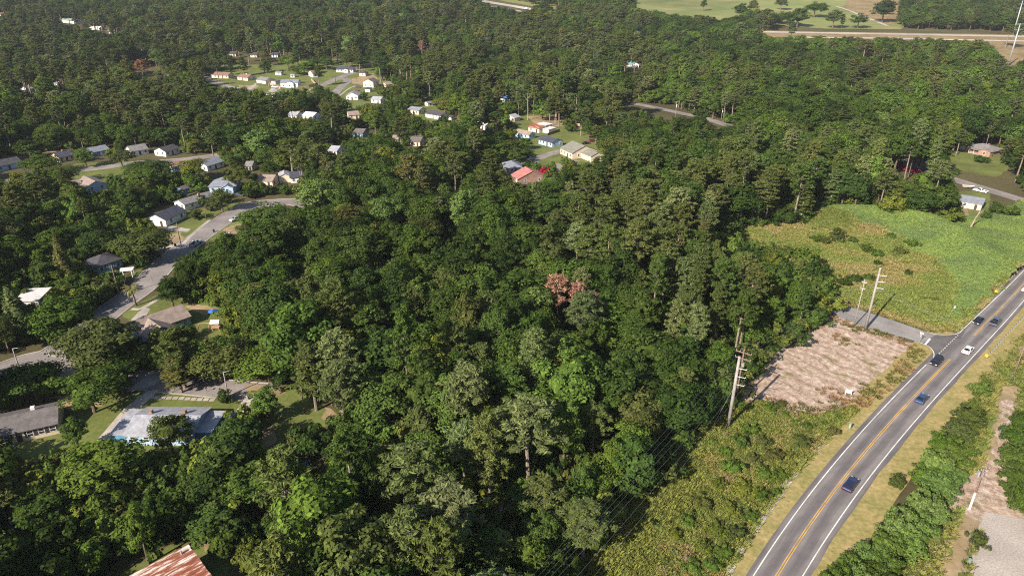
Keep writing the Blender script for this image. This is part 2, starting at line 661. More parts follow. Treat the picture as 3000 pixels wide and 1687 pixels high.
def offset_line(c, d):
    out = []
    for i, p in enumerate(c):
        t = (c[min(i + 1, len(c) - 1)] - c[max(i - 1, 0)])
        t.normalize()
        out.append(p + Vector((-t.y, t.x)) * d)
    return out
# ------------------------------------------------------------------ the ground
ys = list(range(-400, 600, 100)) + list(range(600, 1800, 5)) + list(range(1800, 3300, 100))
gm = MB()
gm.v = [(sx * 3200, y, float(hill(y))) for y in ys for sx in (-1, 1)]
gm.f = [(2 * i, 2 * i + 1, 2 * i + 3, 2 * i + 2) for i in range(len(ys) - 1)]
ground = tag(gm.build("ground", M['forest_floor']), kind='structure')

RIDGE += [(p.x, p.y) for p in (at(2463, 640), at(2600, 642), at(2705, 664), at(2805, 715), at(2900, 790))]

RIGHT_OPEN = [(2460, 900), (2440, 940), (2300, 1020), (2235, 1065), (2185, 1110), (2170, 1165), (2055, 1240), (2000, 1300), (1935, 1395),
              (1840, 1490), (1750, 1580), (1660, 1710), (1250, 2400), (3120, 2400), (3120, 560), (2985, 600), (2960, 640), (2900, 650), (2790, 655), (2690, 650),
              (2600, 650), (2450, 622), (2390, 640), (2330, 660), (2200, 668), (2130, 685), (2160, 715), (2330, 745), (2400, 790), (2430, 850)]

MEADOW = [(2410, 880), (2476, 893), (2576, 922), (2669, 953), (2724, 972), (2800, 972), (2850, 930), (2914, 862), (3010, 772), (3110, 675), (3120, 545),
          (2985, 590), (2950, 630), (2880, 640), (2790, 640), (2690, 635), (2600, 630), (2450, 605), (2380, 620), (2280, 640), (2150, 650), (2080, 680), (2100, 740),
          (2330, 790), (2390, 830)]
px_sheet("meadow", MEADOW, 0.012, M['meadow'], jag=0.8, grid=2.5, use_bump=True)
KUDZU = [(2420, 600), (2700, 622), (2880, 635), (2990, 590), (3120, 545), (3120, 680), (3005, 772), (2912, 862), (2850, 925), (2800, 940), (2800, 880), (2775, 810), (2720, 750), (2620, 695), (2520, 668), (2430, 640)]
px_sheet("vine_bank", KUDZU, 0.05, M['vine_ground'], jag=1.6, grid=2.5, use_bump=True)
SLOPE = [(2190, 1075), (2120, 1130), (2050, 1190), (1960, 1260), (1880, 1350), (1780, 1440), (1700, 1530), (1560, 1740), (2110, 1740), (2149, 1650), (2203, 1564), (2270, 1470), (2325, 1392),
         (2400, 1310), (2500, 1210), (2600, 1120), (2690, 1040), (2640, 1005)]
px_sheet("brush_slope", SLOPE, 0.008, M['meadow'], jag=0.8)
LOT = [(2440, 915), (2540, 958), (2640, 992), (2695, 1012), (2690, 1045), (2640, 1105), (2590, 1145), (2520, 1190), (2440, 1212), (2390, 1222), (2310, 1212), (2240, 1180), (2190, 1185),
       (2160, 1172), (2166, 1106), (2201, 1060), (2283, 1003), (2387, 940)]
px_sheet("cleared_lot", LOT, 0.018, M['sand'], jag=1.7, step=.8)

# main road: white edge lines and the yellow line fitted to a smooth curve
def fit(px, deg=3):
    w = [at(*p) for p in px]
    yy = np.array([p.y for p in w]); xx = np.array([p.x for p in w])
    c = np.polyfit((yy - 150) / 60, xx, deg)
    return c, yy.min(), yy.max()


def fx(F, y):
    c, lo, hi = F
    lo, hi = lo + 1, hi - 1
    e = lambda t: float(np.polyval(c, (t - 150) / 60))
    if y < lo:
        return e(lo) + (y - lo) * (e(lo + 4) - e(lo)) / 4
    if y > hi:
        return e(hi) + (y - hi) * (e(hi) - e(hi - 4)) / 4
    return e(y)


LW = fit([(2207.6, 1687), (2288, 1563.6), (2370, 1450), (2403, 1409.5), (2528, 1249), (2599, 1186), (2665, 1120), (2713, 1072.5), (2848, 939.4), (2900, 888), (2950, 840), (3000, 793.6)])
RW = fit([(2350, 1687), (2433, 1565), (2507, 1450), (2587, 1339), (2681, 1233.5), (2744, 1165.6), (2782, 1120), (2823, 1076.6), (2889, 1002), (2940, 945), (3000, 881.6)])
YW = fit([(2276, 1687), (2365, 1548), (2433, 1450), (2555, 1298), (2686, 1153), (2790, 1048.6), (2845, 990), (2915.6, 918.7), (3000, 832.5)])
YS = [30 + 2.5 * i for i in range(150)]


def edge(F, off, y0=30, y1=400):
    yl = [y for y in YS if y0 <= y <= y1]
    c = [Vector((fx(F, y), y)) for y in yl]
    return offset_line(c, off)


verge_l = strip("left_verge", [p + Vector((0.5 * wnoise(p.x, p.y, .8), 0)) for p in edge(LW, 6.2)], edge(LW, 0.3), 0.024, M['verge'])
verge_r = strip("right_verge", edge(RW, -0.3), [p + Vector((0.5 * wnoise(p.x, p.y, .8), 0)) for p in edge(RW, -5.8)], 0.024, M['verge'])
road = strip("main_road", edge(LW, 1.0), [p + Vector((0.22 * wnoise(p.x, p.y, 1.3), 0)) for p in edge(RW, -1.0)], 0.036, M['road'], uv=True)


def yat(px, py):
    return at(px, py).y


GAP0, GAP1 = yat(2730, 1056), yat(2815, 971)
LIFT = 0.05
ml = strip("edge_line", edge(LW, 0.09, 30, GAP0), edge(LW, -0.09, 30, GAP0), LIFT, M['white_paint'])
strip("edge_line", edge(LW, 0.09, GAP1, 400), edge(LW, -0.09, GAP1, 400), LIFT, M['white_paint'])
strip("edge_line", edge(RW, 0.09), edge(RW, -0.09), LIFT, M['white_paint'])
for s in (0.17, -0.17):
    strip("centre_line", edge(YW, s + 0.07, 30, yat(2790, 1048)), edge(YW, s - 0.07, 30, yat(2790, 1048)), LIFT, M['yellow_paint'])
strip("centre_line", edge(YW, 0.24, yat(2845, 990), 400), edge(YW, 0.1, yat(2845, 990), 400), LIFT, M['yellow_paint'])
# broken line of the passing lane
ya = yat(2845, 990)
while ya < 380:
    l, r = edge(YW, -0.1, ya, ya + 7.5), edge(YW, -0.24, ya, ya + 7.5)
    if len(l) > 1:
        strip("broken_line", l, r, LIFT, M['yellow_paint'])
    ya += 12.5

# side road, its apron and markings
UP = [(2380, 868), (2420, 879), (2476.6, 895.6), (2576, 925.6), (2669, 956.7), (2724, 975), (2746, 980)]
LO = [(2340, 893), (2390, 910), (2452, 927.7), (2545, 959.8), (2620, 981), (2669, 995), (2711, 1010)]
ul = smooth_line([at(*p) for p in UP], 5)
ll = smooth_line([at(*p) for p in LO], 5)
strip("side_road", ul, ll, 0.03, M['side_street'])
APRON = [(2700, 1007), (2725, 1018), (2735, 1031), (2735.6, 1045.5), (2722, 1064), (2800, 1015), (2848, 939), (2818, 969.6), (2810, 974.8), (2796, 979), (2774, 981), (2746, 980), (2738, 983)]
px_sheet("junction_apron", APRON, 0.0415, M['apron'])
for pts in ([(2692, 1002), (2711, 1010), (2725.7, 1018.6), (2735, 1031), (2735.6, 1045.5), (2730, 1056)], [(2724, 975), (2746.6, 980), (2774, 981), (2796.6, 979), (2810, 974.8), (2816, 970.5)]):
    path_strip("edge_line", [at(*p) for p in pts], 0.18, 0.047, M['white_paint'])
cy = [at(*p) for p in ((2440, 902), (2464, 910), (2545, 937), (2640, 965), (2715, 989))]
path_strip("centre_line", cy, 0.16, 0.036, M['yellow_paint'])
px_sheet("stop_bar", [(2706.4, 1009), (2712.6, 1010.5), (2728, 993), (2722, 991)], 0.052, M['white_paint'])
d0, d1 = at(2739, 1047.6), at(2809.6, 979)
for i in range(13):
    a, b = d0.lerp(d1, i / 13.0), d0.lerp(d1, (i + 0.45) / 13.0)
    path_strip("dash", [a, b], 0.2, 0.053, M['white_paint'], n=1)

# right of the road: rough grass, sand track, gravel yard
px_sheet("rough_grass", [(2870, 1100), (2900, 1060), (3010, 960), (3200, 900), (3260, 1740), (2560, 1740), (2640, 1600), (2750, 1350)], 0.012, M['lawn'], jag=0.8)
px_sheet("sand_track", [(2876, 1058), (2900, 1062), (2950, 1085), (3010, 1105), (3010, 1128), (2950, 1105), (2905, 1088), (2880, 1078)], 0.018, M['gravel'], jag=0.5)
px_sheet("sand_patch", [(2895, 1360), (2915, 1290), (2935, 1180), (2990, 1170), (2965, 1330), (2985, 1400), (3060, 1480), (3060, 1540), (2960, 1530), (2890, 1520), (2840, 1520), (2800, 1500), (2750, 1520), (2810, 1400)], 0.018, M['sand'], jag=1.2)
px_sheet("sand_strip", [(2930, 1130), (2985, 1130), (2955, 1300), (2935, 1400), (2890, 1500), (2845, 1600), (2815, 1700), (2740, 1700), (2790, 1560), (2870, 1380), (2905, 1250)], 0.015, M['yard_dirt'], jag=1.6)
px_sheet("sand_patch", [(2700, 1640), (2760, 1600), (2780, 1620), (2740, 1660), (2700, 1665)], 0.018, M['sand'], jag=0.8)
px_sheet("gravel_yard", [(2886, 1500), (2950, 1510), (3030, 1530), (3200, 1560), (3260, 1760), (2835, 1760), (2850, 1640), (2866, 1560)], 0.024, M['gravel'], jag=0.35)

# concrete ditch beside the road
GUT = smooth_line([at(*p) for p in ((2411, 1296), (2366, 1344), (2325, 1391), (2296, 1430), (2270, 1468), (2235, 1516), (2203, 1562), (2172, 1607), (2149, 1648), (2128, 1690))], 8)
ditch = thing("concrete_ditch", None, None, (GUT[0].x, GUT[0].y, 0))
ditch["kind"] = 'structure'
acc, start = 0.0, GUT[0]
cum = [0.0]
for a, b in zip(GUT[:-1], GUT[1:]):
    cum.append(cum[-1] + (b - a).length)


def along(line, cum, s):
    for i in range(len(line) - 1):
        if cum[i + 1] >= s:
            return line[i].lerp(line[i + 1], (s - cum[i]) / max(1e-6, cum[i + 1] - cum[i]))
    return line[-1].copy()


s = 0.0
slab_mesh = MB().box(-1.12, 1.12, -0.62, 0.62, -0.1, 0.09).mesh("slab", M['concrete'])
while s < cum[-1] - 2.4:
    a, b = along(GUT, cum, s), along(GUT, cum, s + 2.35)
    if random.random() > 0.12:
        o = bpy.data.objects.new("slab", slab_mesh)
        link(o, ditch)
        c = (a + b) / 2
        o.location = (c.x - GUT[0].x, c.y - GUT[0].y, 0.03 + random.uniform(.02, .07))
        o.rotation_euler = (random.uniform(-.05, .05), random.uniform(-.02, .02), math.atan2((b - a).y, (b - a).x) + random.uniform(-.03, .03))
    s += 2.4

# neighbourhood ground
SUBURB = [[(0, 1687), (0, 420), (300, 400), (560, 400), (700, 470), (860, 490), (880, 590), (720, 720), (640, 700), (600, 760), (470, 830), (520, 880), (660, 890), (680, 1000), (560, 1100), (860, 1130), (1000, 1230), (900, 1330), (760, 1400), (700, 1560), (640, 1687)],
          [(590, 190), (800, 190), (960, 170), (1100, 190), (1180, 270), (1330, 300), (1330, 400), (1200, 400), (1080, 360), (960, 330), (900, 280), (700, 280), (590, 250)],
          [(1460, 340), (1600, 300), (1740, 380), (1780, 450), (1700, 520), (1540, 540), (1460, 500)]]
for poly in SUBURB[1:]:
    px_sheet("yard", poly, 0.006, M['lawn'], jag=1.0)
LAWNS = [[(2790, 430), (2930, 452), (2960, 490), (2920, 520), (2800, 500), (2780, 460)], [(2800, 560), (2900, 560), (2900, 640), (2820, 650), (2780, 600)],
         [(480, 690), (500, 625), (560, 612), (640, 608), (700, 590), (720, 600), (640, 625), (560, 690), (530, 725), (490, 720)],
         [(610, 700), (640, 655), (720, 640), (760, 660), (740, 720), (660, 740)],
         [(330, 900), (390, 895), (470, 860), (640, 880), (690, 930), (670, 1010), (560, 1060), (480, 1060), (400, 1010), (380, 940)],
         [(190, 1240), (230, 1160), (420, 1150), (860, 1130), (1000, 1230), (800, 1310), (560, 1330), (330, 1330)],
         [(-60, 1330), (-60, 1280), (200, 1230), (300, 1300), (150, 1360)],
         [(300, 1720), (400, 1650), (560, 1560), (640, 1540), (680, 1720)],
         [(-60, 1570), (40, 1510), (110, 1570), (60, 1640), (-60, 1650)],
         [(150, 520), (220, 480), (370, 470), (390, 510), (320, 590), (200, 590)],
         [(300, 650), (380, 610), (420, 640), (400, 680), (320, 690)],
         [(380, 800), (460, 770), (470, 790), (400, 830)]]
for i, p in enumerate(LAWNS):
    px_sheet("lawn", p, 0.008 + 0.0006 * i, M['lawn'], jag=0.7)
for i, p in enumerate([[(1030, 230), (1100, 215), (1110, 240), (1060, 250), (1030, 245)], [(490, 690), (530, 680), (545, 720), (500, 730)], [(560, 885), (640, 905), (600, 925), (540, 900)], [(590, 1570), (610, 1590), (600, 1620), (575, 1590)],
                       [(1540, 340), (1640, 340), (1650, 370), (1580, 375)], [(955, 1190), (990, 1215), (970, 1240), (945, 1225)], [(760, 1265), (800, 1245), (810, 1290), (770, 1320)], [(2780, 600), (2830, 600), (2840, 640), (2790, 640)],
                       [(700, 250), (760, 250), (740, 270), (700, 268)], [(1380, 322), (1420, 330), (1400, 345)], [(1620, 260), (1640, 300), (1600, 320), (1560, 310)], [(160, 1160), (280, 1150), (300, 1190), (200, 1200)], [(100, 440), (150, 430), (165, 445), (110, 450)]]):
    px_sheet("bare_earth", p, 0.016 + 0.0004 * i, M['yard_dirt'], jag=0.7)


def kerbed(name, px, w, m=None, lift=0.026, kerb=True):
    c = smooth_line([at(*p) for p in px], 6)
    l, r = offset_line(c, w / 2), offset_line(c, -w / 2)
    strip(name, l, r, lift, m or M['street'])
    if kerb:
        for ln, sg in ((l, 1), (r, -1)):
            o2 = offset_line(c, sg * (w / 2 + 0.35))
            vs, fs = [], []
            for a, b in zip(ln, o2):
                vs += [(a.x, a.y, 0), (a.x, a.y, .12), (b.x, b.y, .12), (b.x, b.y, 0)]
            for i in range(len(ln) - 1):
                for k in range(3):
                    fs.append((4 * i + k, 4 * i + k + 1, 4 * i + 5 + k, 4 * i + 4 + k))
            k = MB(); k.v = vs; k.f = fs
            o = k.build("kerb", M['concrete'])
            o["kind"] = 'structure'


kerbed("street", [(-160, 1140), (-60, 1110), (60, 1065), (150, 1040), (230, 985), (330, 905), (420, 840), (470, 785), (530, 735), (590, 690), (650, 648), (700, 618), (740, 600), (800, 594), (860, 592), (920, 600)], 8.6)
kerbed("cross_street", [(100, 1060), (180, 1078), (260, 1098), (400, 1112), (480, 1122), (600, 1133), (720, 1145), (800, 1150)], 7.2, lift=0.022)
kerbed("back_street", [(-120, 560), (60, 525), (200, 503), (320, 489), (400, 478), (520, 470), (640, 455)], 7.0)
kerbed("upper_street", [(560, 205), (600, 228), (650, 248), (700, 262), (760, 276), (820, 290), (880, 312)], 7.0, kerb=False)
kerbed("hill_street", [(760, 330), (840, 300), (900, 273), (950, 248), (985, 232), (1010, 222), (1050, 205), (1090, 190)], 8.0, kerb=False)
kerbed("loop_street", [(975, 290), (985, 270), (1005, 250), (1018, 240), (1012, 232), (990, 233)], 7.0, kerb=False, lift=0.03)
kerbed("lane", [(1500, 500), (1560, 472), (1600, 455), (1650, 440)], 6.0, kerb=False)
kerbed("lane", [(1690, 470), (1650, 480), (1630, 490), (1610, 520)], 5.0, kerb=False)
kerbed("hill_road", [(1800, 296), (1870, 306), (1930, 318), (2000, 333), (2060, 345), (2125, 366), (2200, 392)], 7.5, kerb=False)
kerbed("right_road", [(2600, 480), (2700, 502), (2780, 522), (2840, 540), (2900, 558), (2960, 576), (3020, 594), (3120, 622)], 7.5, kerb=False)
px_sheet("driveway", [(2600, 470), (2720, 460), (2740, 500), (2690, 515), (2630, 500)], 0.034, M['street'])
for i, p in enumerate([[(283, 1290), (365, 1195), (430, 1145), (470, 1140), (430, 1175), (330, 1285)], [(663, 1245), (692, 1205), (712, 1165), (732, 1150), (750, 1152), (735, 1180), (705, 1225), (688, 1250)],
                       [(690, 658), (716, 654), (716, 700), (640, 700), (655, 670)], [(470, 668), (505, 662), (535, 668), (560, 672), (548, 680), (500, 676)], [(440, 725), (500, 718), (545, 712), (550, 722), (500, 726), (450, 735)], [(385, 935), (405, 915), (425, 900), (440, 905), (420, 940), (400, 1010), (385, 1010)],
                       [(715, 267), (735, 252), (752, 243), (750, 252), (728, 270)], [(785, 268), (800, 255), (825, 252), (820, 262), (800, 272)], [(1285, 392), (1290, 372), (1302, 358), (1298, 390)], [(720, 1125), (800, 1128), (840, 1150), (800, 1165), (730, 1160)],
                       [(370, 1150), (430, 1100), (500, 1030), (520, 1040), (480, 1100), (450, 1130)]]):
    px_sheet("driveway", p, 0.036 + 0.0005 * i, M['concrete'] if i not in (2, 9) else M['yard_dirt'], jag=0.12)
for pts in ([(530, 722), (560, 690), (590, 665), (615, 645)], [(385, 905), (410, 905), (440, 890), (470, 872)], [(430, 790), (460, 772)], [(650, 252), (700, 258), (760, 272)], [(860, 295), (905, 265), (930, 250)], [(990, 285), (1020, 262), (1040, 252)]):
    path_strip("sidewalk", [at(*p) for p in pts], 1.4, 0.05, M['concrete'])
# stepping slabs of the front walk
walk = thing("slab_walk", None, None, at(530, 1166))
walk["kind"] = 'structure'
w0, w1 = at(442, 1163), at(622, 1171)
sm = MB().box(-0.62, 0.62, -0.5, 0.5, -0.02, 0.09).mesh("paving_slab", M['concrete'])
for i in range(11):
    p = w0.lerp(w1, i / 10.0) - at(530, 1166)
    o = bpy.data.objects.new("paving_slab", sm)
    link(o, walk)
    o.location = (p.x, p.y + random.uniform(-.06, .06), 0.0)
    o.rotation_euler.z = random.uniform(-.05, .05)

# far highway and pasture on the rising land
def far_strip(name, px, w, lift, m):
    c = smooth_line([at(*p) for p in px], 14)
    return strip(name, offset_line(c, w / 2), offset_line(c, -w / 2), lift, m)


px_sheet("dry_bank", [(2880, 114), (3040, 118), (3060, 200), (2960, 200), (2920, 160), (2900, 130)], 0.15, M['dry_bank'], grid=5)
px_sheet("highway_verge", [(2200, 90), (2400, 94), (2600, 97), (2800, 100), (3150, 106), (3150, 130), (2800, 124), (2600, 118), (2400, 114), (2200, 108)], 0.2, M['dry_bank'], grid=5)
far_strip("highway", [(2080, 90), (2240, 95), (2400, 98), (2600, 101), (2800, 105), (3000, 108), (3200, 111)], 13, 0.4, M['highway'])
far_strip("highway", [(2300, 110), (2400, 111.5), (2600, 114), (2800, 118), (3000, 122), (3200, 126)], 9, 0.4, M['highway'])
far_strip("highway", [(1330, -12), (1395, 1), (1440, 9), (1500, 19), (1560, 29), (1640, 40), (1720, 52)], 17, 0.5, M['highway'])
far_strip("highway", [(1400, 16), (1460, 24), (1500, 31), (1545, 38)], 8, 0.5, M['highway'])
px_sheet("pasture", [(1860, -60), (1855, 25), (1960, 44), (2060, 58), (2160, 70), (2300, 78), (2420, 86), (2640, 88), (2660, 60), (2640, 0), (2560, -60)], 0.3, M['pasture'], grid=5)
px_sheet("verge_field", [(1380, -40), (1400, -8), (1560, 20), (1640, 32), (1850, 32), (1850, -60), (1400, -60)], 0.3, M['pasture'], grid=5)
far_strip("farm_track", [(2450, 21), (2480, 30), (2520, 46), (2560, 62), (2600, 78)], 6, 0.6, M['highway'])
px_sheet("farm_yard", [(2490, -10), (2640, 0), (2650, 60), (2600, 76), (2540, 50), (2470, 22)], 0.45, M['dry_bank'], grid=5)
# ------------------------------------------------------------------ houses
LANDMARKS = []      # (short phrase, photo x, photo y) used to say which tree is which
KEEP = []           # house footprints, no tree may stand in them (world polygons)
_mats = {}


def wall_m(name, c):
    k = ('w', name)
    if k not in _mats:
        _mats[k] = siding(name + "_siding", c)
    return _mats[k]


def roof_m(name, c):
    k = ('r', name)
    if k not in _mats:
        _mats[k] = shingle(name + "_shingles", c)
    return _mats[k]


WALLC = {'white': (0.7, 0.68, 0.64), 'cream': (0.68, 0.56, 0.42), 'yellow': (0.66, 0.55, 0.36), 'pale_blue': (0.36, 0.5, 0.64), 'blue': (0.1, 0.27, 0.42), 'teal': (0.16, 0.3, 0.33), 'beige': (0.6, 0.5, 0.4),
         'brick': None, 'grey': (0.4, 0.4, 0.4)}
ROOFC = {'charcoal': (0.07, 0.068, 0.078), 'navy': (0.06, 0.065, 0.09), 'grey': (0.2, 0.19, 0.19), 'pale_grey': (0.32, 0.33, 0.36), 'taupe': (0.27, 0.215, 0.185), 'brown': (0.22, 0.14, 0.11), 'olive': (0.2, 0.2, 0.165),
         'blue_grey': (0.2, 0.22, 0.26), 'red': (0.4, 0.17, 0.15), 'green': (0.25, 0.36, 0.28), 'white': (0.6, 0.58, 0.57), 'dark_brown': (0.135, 0.122, 0.12), 'teal': (0.16, 0.3, 0.33), 'blue': (0.06, 0.16, 0.42)}


def WM(n):
    return M['brick'] if n == 'brick' else wall_m(n, WALLC[n])


def window(parent, c, ax, w=1.0, h=1.25, shut=False):
    """c: centre on the wall face; ax: outward direction in the house's frame"""
    ax = Vector(ax)
    r = math.atan2(ax.y, ax.x) + math.pi / 2
    rot = Matrix.Rotation(r, 4, 'Z')
    f = MB()
    for x0, x1, z0, z1 in ((-w / 2 - .09, -w / 2, -h / 2 - .09, h / 2 + .09), (w / 2, w / 2 + .09, -h / 2 - .09, h / 2 + .09), (-w / 2, w / 2, h / 2, h / 2 + .09), (-w / 2, w / 2, -h / 2 - .09, -h / 2), (-w / 2, w / 2, -.03, .03)):
        f.box(x0, x1, -.08, 0.02, z0, z1)
    fo = f.build("window", M['white_trim'], parent)
    fo.location = c
    fo.rotation_euler.z = r
    MB().box(-w / 2, w / 2, -.03, .01, -h / 2, h / 2).build("pane", M['glass'], fo)
    if shut:
        for s in (-1, 1):
            MB().box(s * (w / 2 + .3) - .19, s * (w / 2 + .3) + .19, -.06, 0, -h / 2 - .1, h / 2 + .1).build("shutter", M['dark_trim'], fo)


def roof_mesh(L, D, h, kind, s, ov=0.45, th=0.16):
    m = MB()
    if kind == 'gp':
        y0, y1, ym = -ov, D + ov, D / 2
        for a, b in ((y0, ym), (y1, ym)):
            za, zb = h - ov * s + .03, h + D / 2 * s + .03
            m.prism([(a, za), (b, zb), (b, zb + th), (a, za + th)], -L / 2 - ov * .7, L / 2 + ov * .7, 'x')
    elif kind == 'gx':
        for a, b in ((-L / 2 - ov, 0), (L / 2 + ov, 0)):
            za, zb = h - ov * s + .03, h + L / 2 * s + .03
            m.prism([(a, za), (b, zb), (b, zb + th), (a, za + th)], -ov * .7, D + ov * .7, 'y')
    elif kind == 'hip':
        x0, x1, y0, y1 = -L / 2 - ov, L / 2 + ov, -ov, D + ov
        z = h + .02
        if L >= D:
            k = (D / 2 + ov)
            r0, r1 = (x0 + k, D / 2), (x1 - k, D / 2)
            if r1[0] < r0[0]:
                r0 = r1 = (0, D / 2)
            rz = z + k * s
        else:
            k = L / 2 + ov
            r0, r1 = (0, y0 + k), (0, y1 - k)
            rz = z + k * s
        vs = [(x0, y0, z), (x1, y0, z), (x1, y1, z), (x0, y1, z), (x0, y0, z + .18), (x1, y0, z + .18), (x1, y1, z + .18), (x0, y1, z + .18), (r0[0], r0[1], rz + .18), (r1[0], r1[1], rz + .18)]
        fs = [(3, 2, 1, 0), (0, 1, 5, 4), (1, 2, 6, 5), (2, 3, 7, 6), (3, 0, 4, 7)]
        fs += [(4, 5, 9, 8), (6, 7, 8, 9), (5, 6, 9), (7, 4, 8)] if L >= D else [(5, 6, 9, 8), (7, 4, 8, 9), (4, 5, 8), (6, 7, 9)]
        m.add(vs, fs)
    else:   # low pitched sheet roof
        m.prism([(-ov, h + .02), (D + ov, h + .02 + s * D), (D + ov, h + .16 + s * D), (-ov, h + .16)], -L / 2 - ov * .6, L / 2 + ov * .6, 'x')
    return m


def wall_mesh(L, D, h, kind, s, inset=0.0):
    m = MB()
    if kind == 'gp':
        m.prism([(0, 0), (D, 0), (D, h), (D / 2, h + D / 2 * s), (0, h)], -L / 2, L / 2, 'x')
    elif kind == 'gx':
        m.prism([(-L / 2, 0), (L / 2, 0), (L / 2, h), (0, h + L / 2 * s), (-L / 2, h)], 0, D, 'y')
    elif kind == 'hip':
        m.box(-L / 2, L / 2, 0, D, 0, h)
    else:
        m.prism([(0, 0), (D, 0), (D, h + s * D), (0, h)], -L / 2, L / 2, 'x')
    return m


HOUSES = []
HULLS = []


def hull2(p):
    p = sorted(p)
    out = []
    for seq in (p, p[::-1]):
        k = len(out)
        for q in seq:
            while len(out) - k >= 2 and (out[-1][0] - out[-2][0]) * (q[1] - out[-2][1]) - (out[-1][1] - out[-2][1]) * (q[0] - out[-2][0]) <= 0:
                out.pop()
            out.append(q)
        out.pop()
    return out


def house(name, label, A, B, D, kind, rc, wc, h=2.7, s=0.42, win=3, shut=False, chimney=None, porch=None, wings=(), cat="house", group=None, door=True, mark=None, rust=False, gable=None):
    a, b = at(A[0], A[1], h), at(B[0], B[1], h)
    mid = (a + b) / 2
    u = Vector((b.x - a.x, b.y - a.y))
    L = max(2.0, u.length)
    rz = math.atan2(u.y, u.x)
    if -u.y * mid.x + u.x * mid.y < 0:      # the house extends away from the viewer
        rz += math.pi
    base = float(hill(mid.y))
    t = thing(name, label, cat, (mid.x, mid.y, base), rz, group)
    wm, rm = WM(wc), (M['rust'] if rust else roof_m(rc, ROOFC[rc]))
    wall_mesh(L, D, h, kind, s).build("wall", wm, t)
    ro = roof_mesh(L, D, h, kind, s).build("roof", rm, t)
    # windows and door on the sides that face the camera
    inv = Matrix.Rotation(-rz, 3, 'Z') @ Vector((-mid.x, -mid.y, 0))
    zc = min(h * 0.58, 1.65)
    if win:
        xs = [(-L / 2 + L * (i + 0.5) / win) for i in range(win)]
        dk = win // 2 if door and win > 1 else -1
        for i, x in enumerate(xs):
            if i == dk:
                d = MB().box(-.5, .5, -.07, .02, 0, 2.1).build("door", M['white_trim'] if wc in ('brick', 'blue', 'teal') else M['dark_trim'], t)
                d.location = (x, 0, 0.05)
            else:
                window(t, (x, 0, zc), (0, -1, 0), shut=shut)
    if win:
        for sgn in (-1, 1):
            if sgn * inv.x > L / 2:
                n = 2 if D > 5 else 1
                for i in range(n):
                    window(t, (sgn * L / 2, D * (i + .5) / n, zc), (sgn, 0, 0))
    if gable:      # a front gable or porch: (x as share of the length, width, how far it stands out)
        gxs, gw, go = gable
        x = gxs * L
        g = MB().prism([(x - gw / 2, 0), (x + gw / 2, 0), (x + gw / 2, h - .1), (x, h - .1 + gw / 2 * s), (x - gw / 2, h - .1)], -go, 0.3, 'y').build("gable_wall", wm, t)
        gr = MB()
        for aa, bb in ((x - gw / 2 - .3, x), (x + gw / 2 + .3, x)):
            za, zb = h - .1 - .3 * s + .04, h - .1 + gw / 2 * s + .04
            gr.prism([(aa, za), (bb, zb), (bb, zb + .14), (aa, za + .14)], -go - .3, D / 2, 'y')
        gr.build("gable_roof", rm, t)
        window(t, (x, -go, zc), (0, -1, 0))
    if porch:      # (x0 share, x1 share, depth)
        x0, x1, d = porch[0] * L, porch[1] * L, porch[2]
        pr = MB().prism([(-d, h - .45), (0.3, h - .12), (0.3, h - .02), (-d, h - .35)], x0, x1, 'x').build("porch_roof", rm, t)
        k = max(2, int((x1 - x0) / 2.5) + 1)
        for i in range(k):
            x = x0 + .15 + (x1 - x0 - .3) * i / (k - 1)
            MB().box(x - .07, x + .07, -d + .1, -d + .24, 0, h - .46).build("post", M['white_trim'], t)
        MB().box(x0, x1, -d, -.02, 0, .18).build("porch_floor", M['concrete'], t)
    for ch in (chimney or ()):
        cx, cyy, cm = ch
        zt = h + s * (D / 2 - abs(cyy * D - D / 2)) if kind in ('gp', 'hip') else h + s * L / 2
        c = MB().box(cx * L - .4, cx * L + .4, cyy * D - .4, cyy * D + .4, h - .3, zt + .95).build("chimney", M[cm], ro)
    for (wx, wy, wl, wd, wh, wk, wr, wwc) in wings:
        off = Matrix.Translation((wx, wy, 0))
        for mb, nm, mm in ((wall_mesh(wl, wd, wh, wk, s if wk != 'flat' else .04), "wing_wall", WM(wwc)), (roof_mesh(wl, wd, wh, wk, s if wk != 'flat' else .04, .35), "wing_roof", roof_m(wr, ROOFC[wr]))):
            mb.v = [tuple(off @ Vector(v)) for v in mb.v]
            mb.build(nm, mm, t)
    R = Matrix.Rotation(rz, 3, 'Z')
    KEEP.append([(mid + R @ Vector(q)).to_2d() for q in ((-L / 2 - 2.5, -2.5, 0), (L / 2 + 2.5, -2.5, 0), (L / 2 + 2.5, D + 2.5, 0), (-L / 2 - 2.5, D + 2.5, 0))])
    HOUSES.append((name, round(L, 1), D))
    zt = h + s * min(L, D) / 2
    hx, hy, _ = project(np.array([mid + R @ Vector(q) + Vector((0, 0, base + zz)) - Vector((0, 0, mid.z)) for q in ((-L / 2, 0, 0), (L / 2, 0, 0), (L / 2, D, 0), (-L / 2, D, 0)) for zz in (.8, zt * .85)]))
    HULLS.append(hull2(list(zip(hx, hy))))
    if mark:
        LANDMARKS.append((mark, (A[0] + B[0]) / 2, (A[1] + B[1]) / 2))
    return t


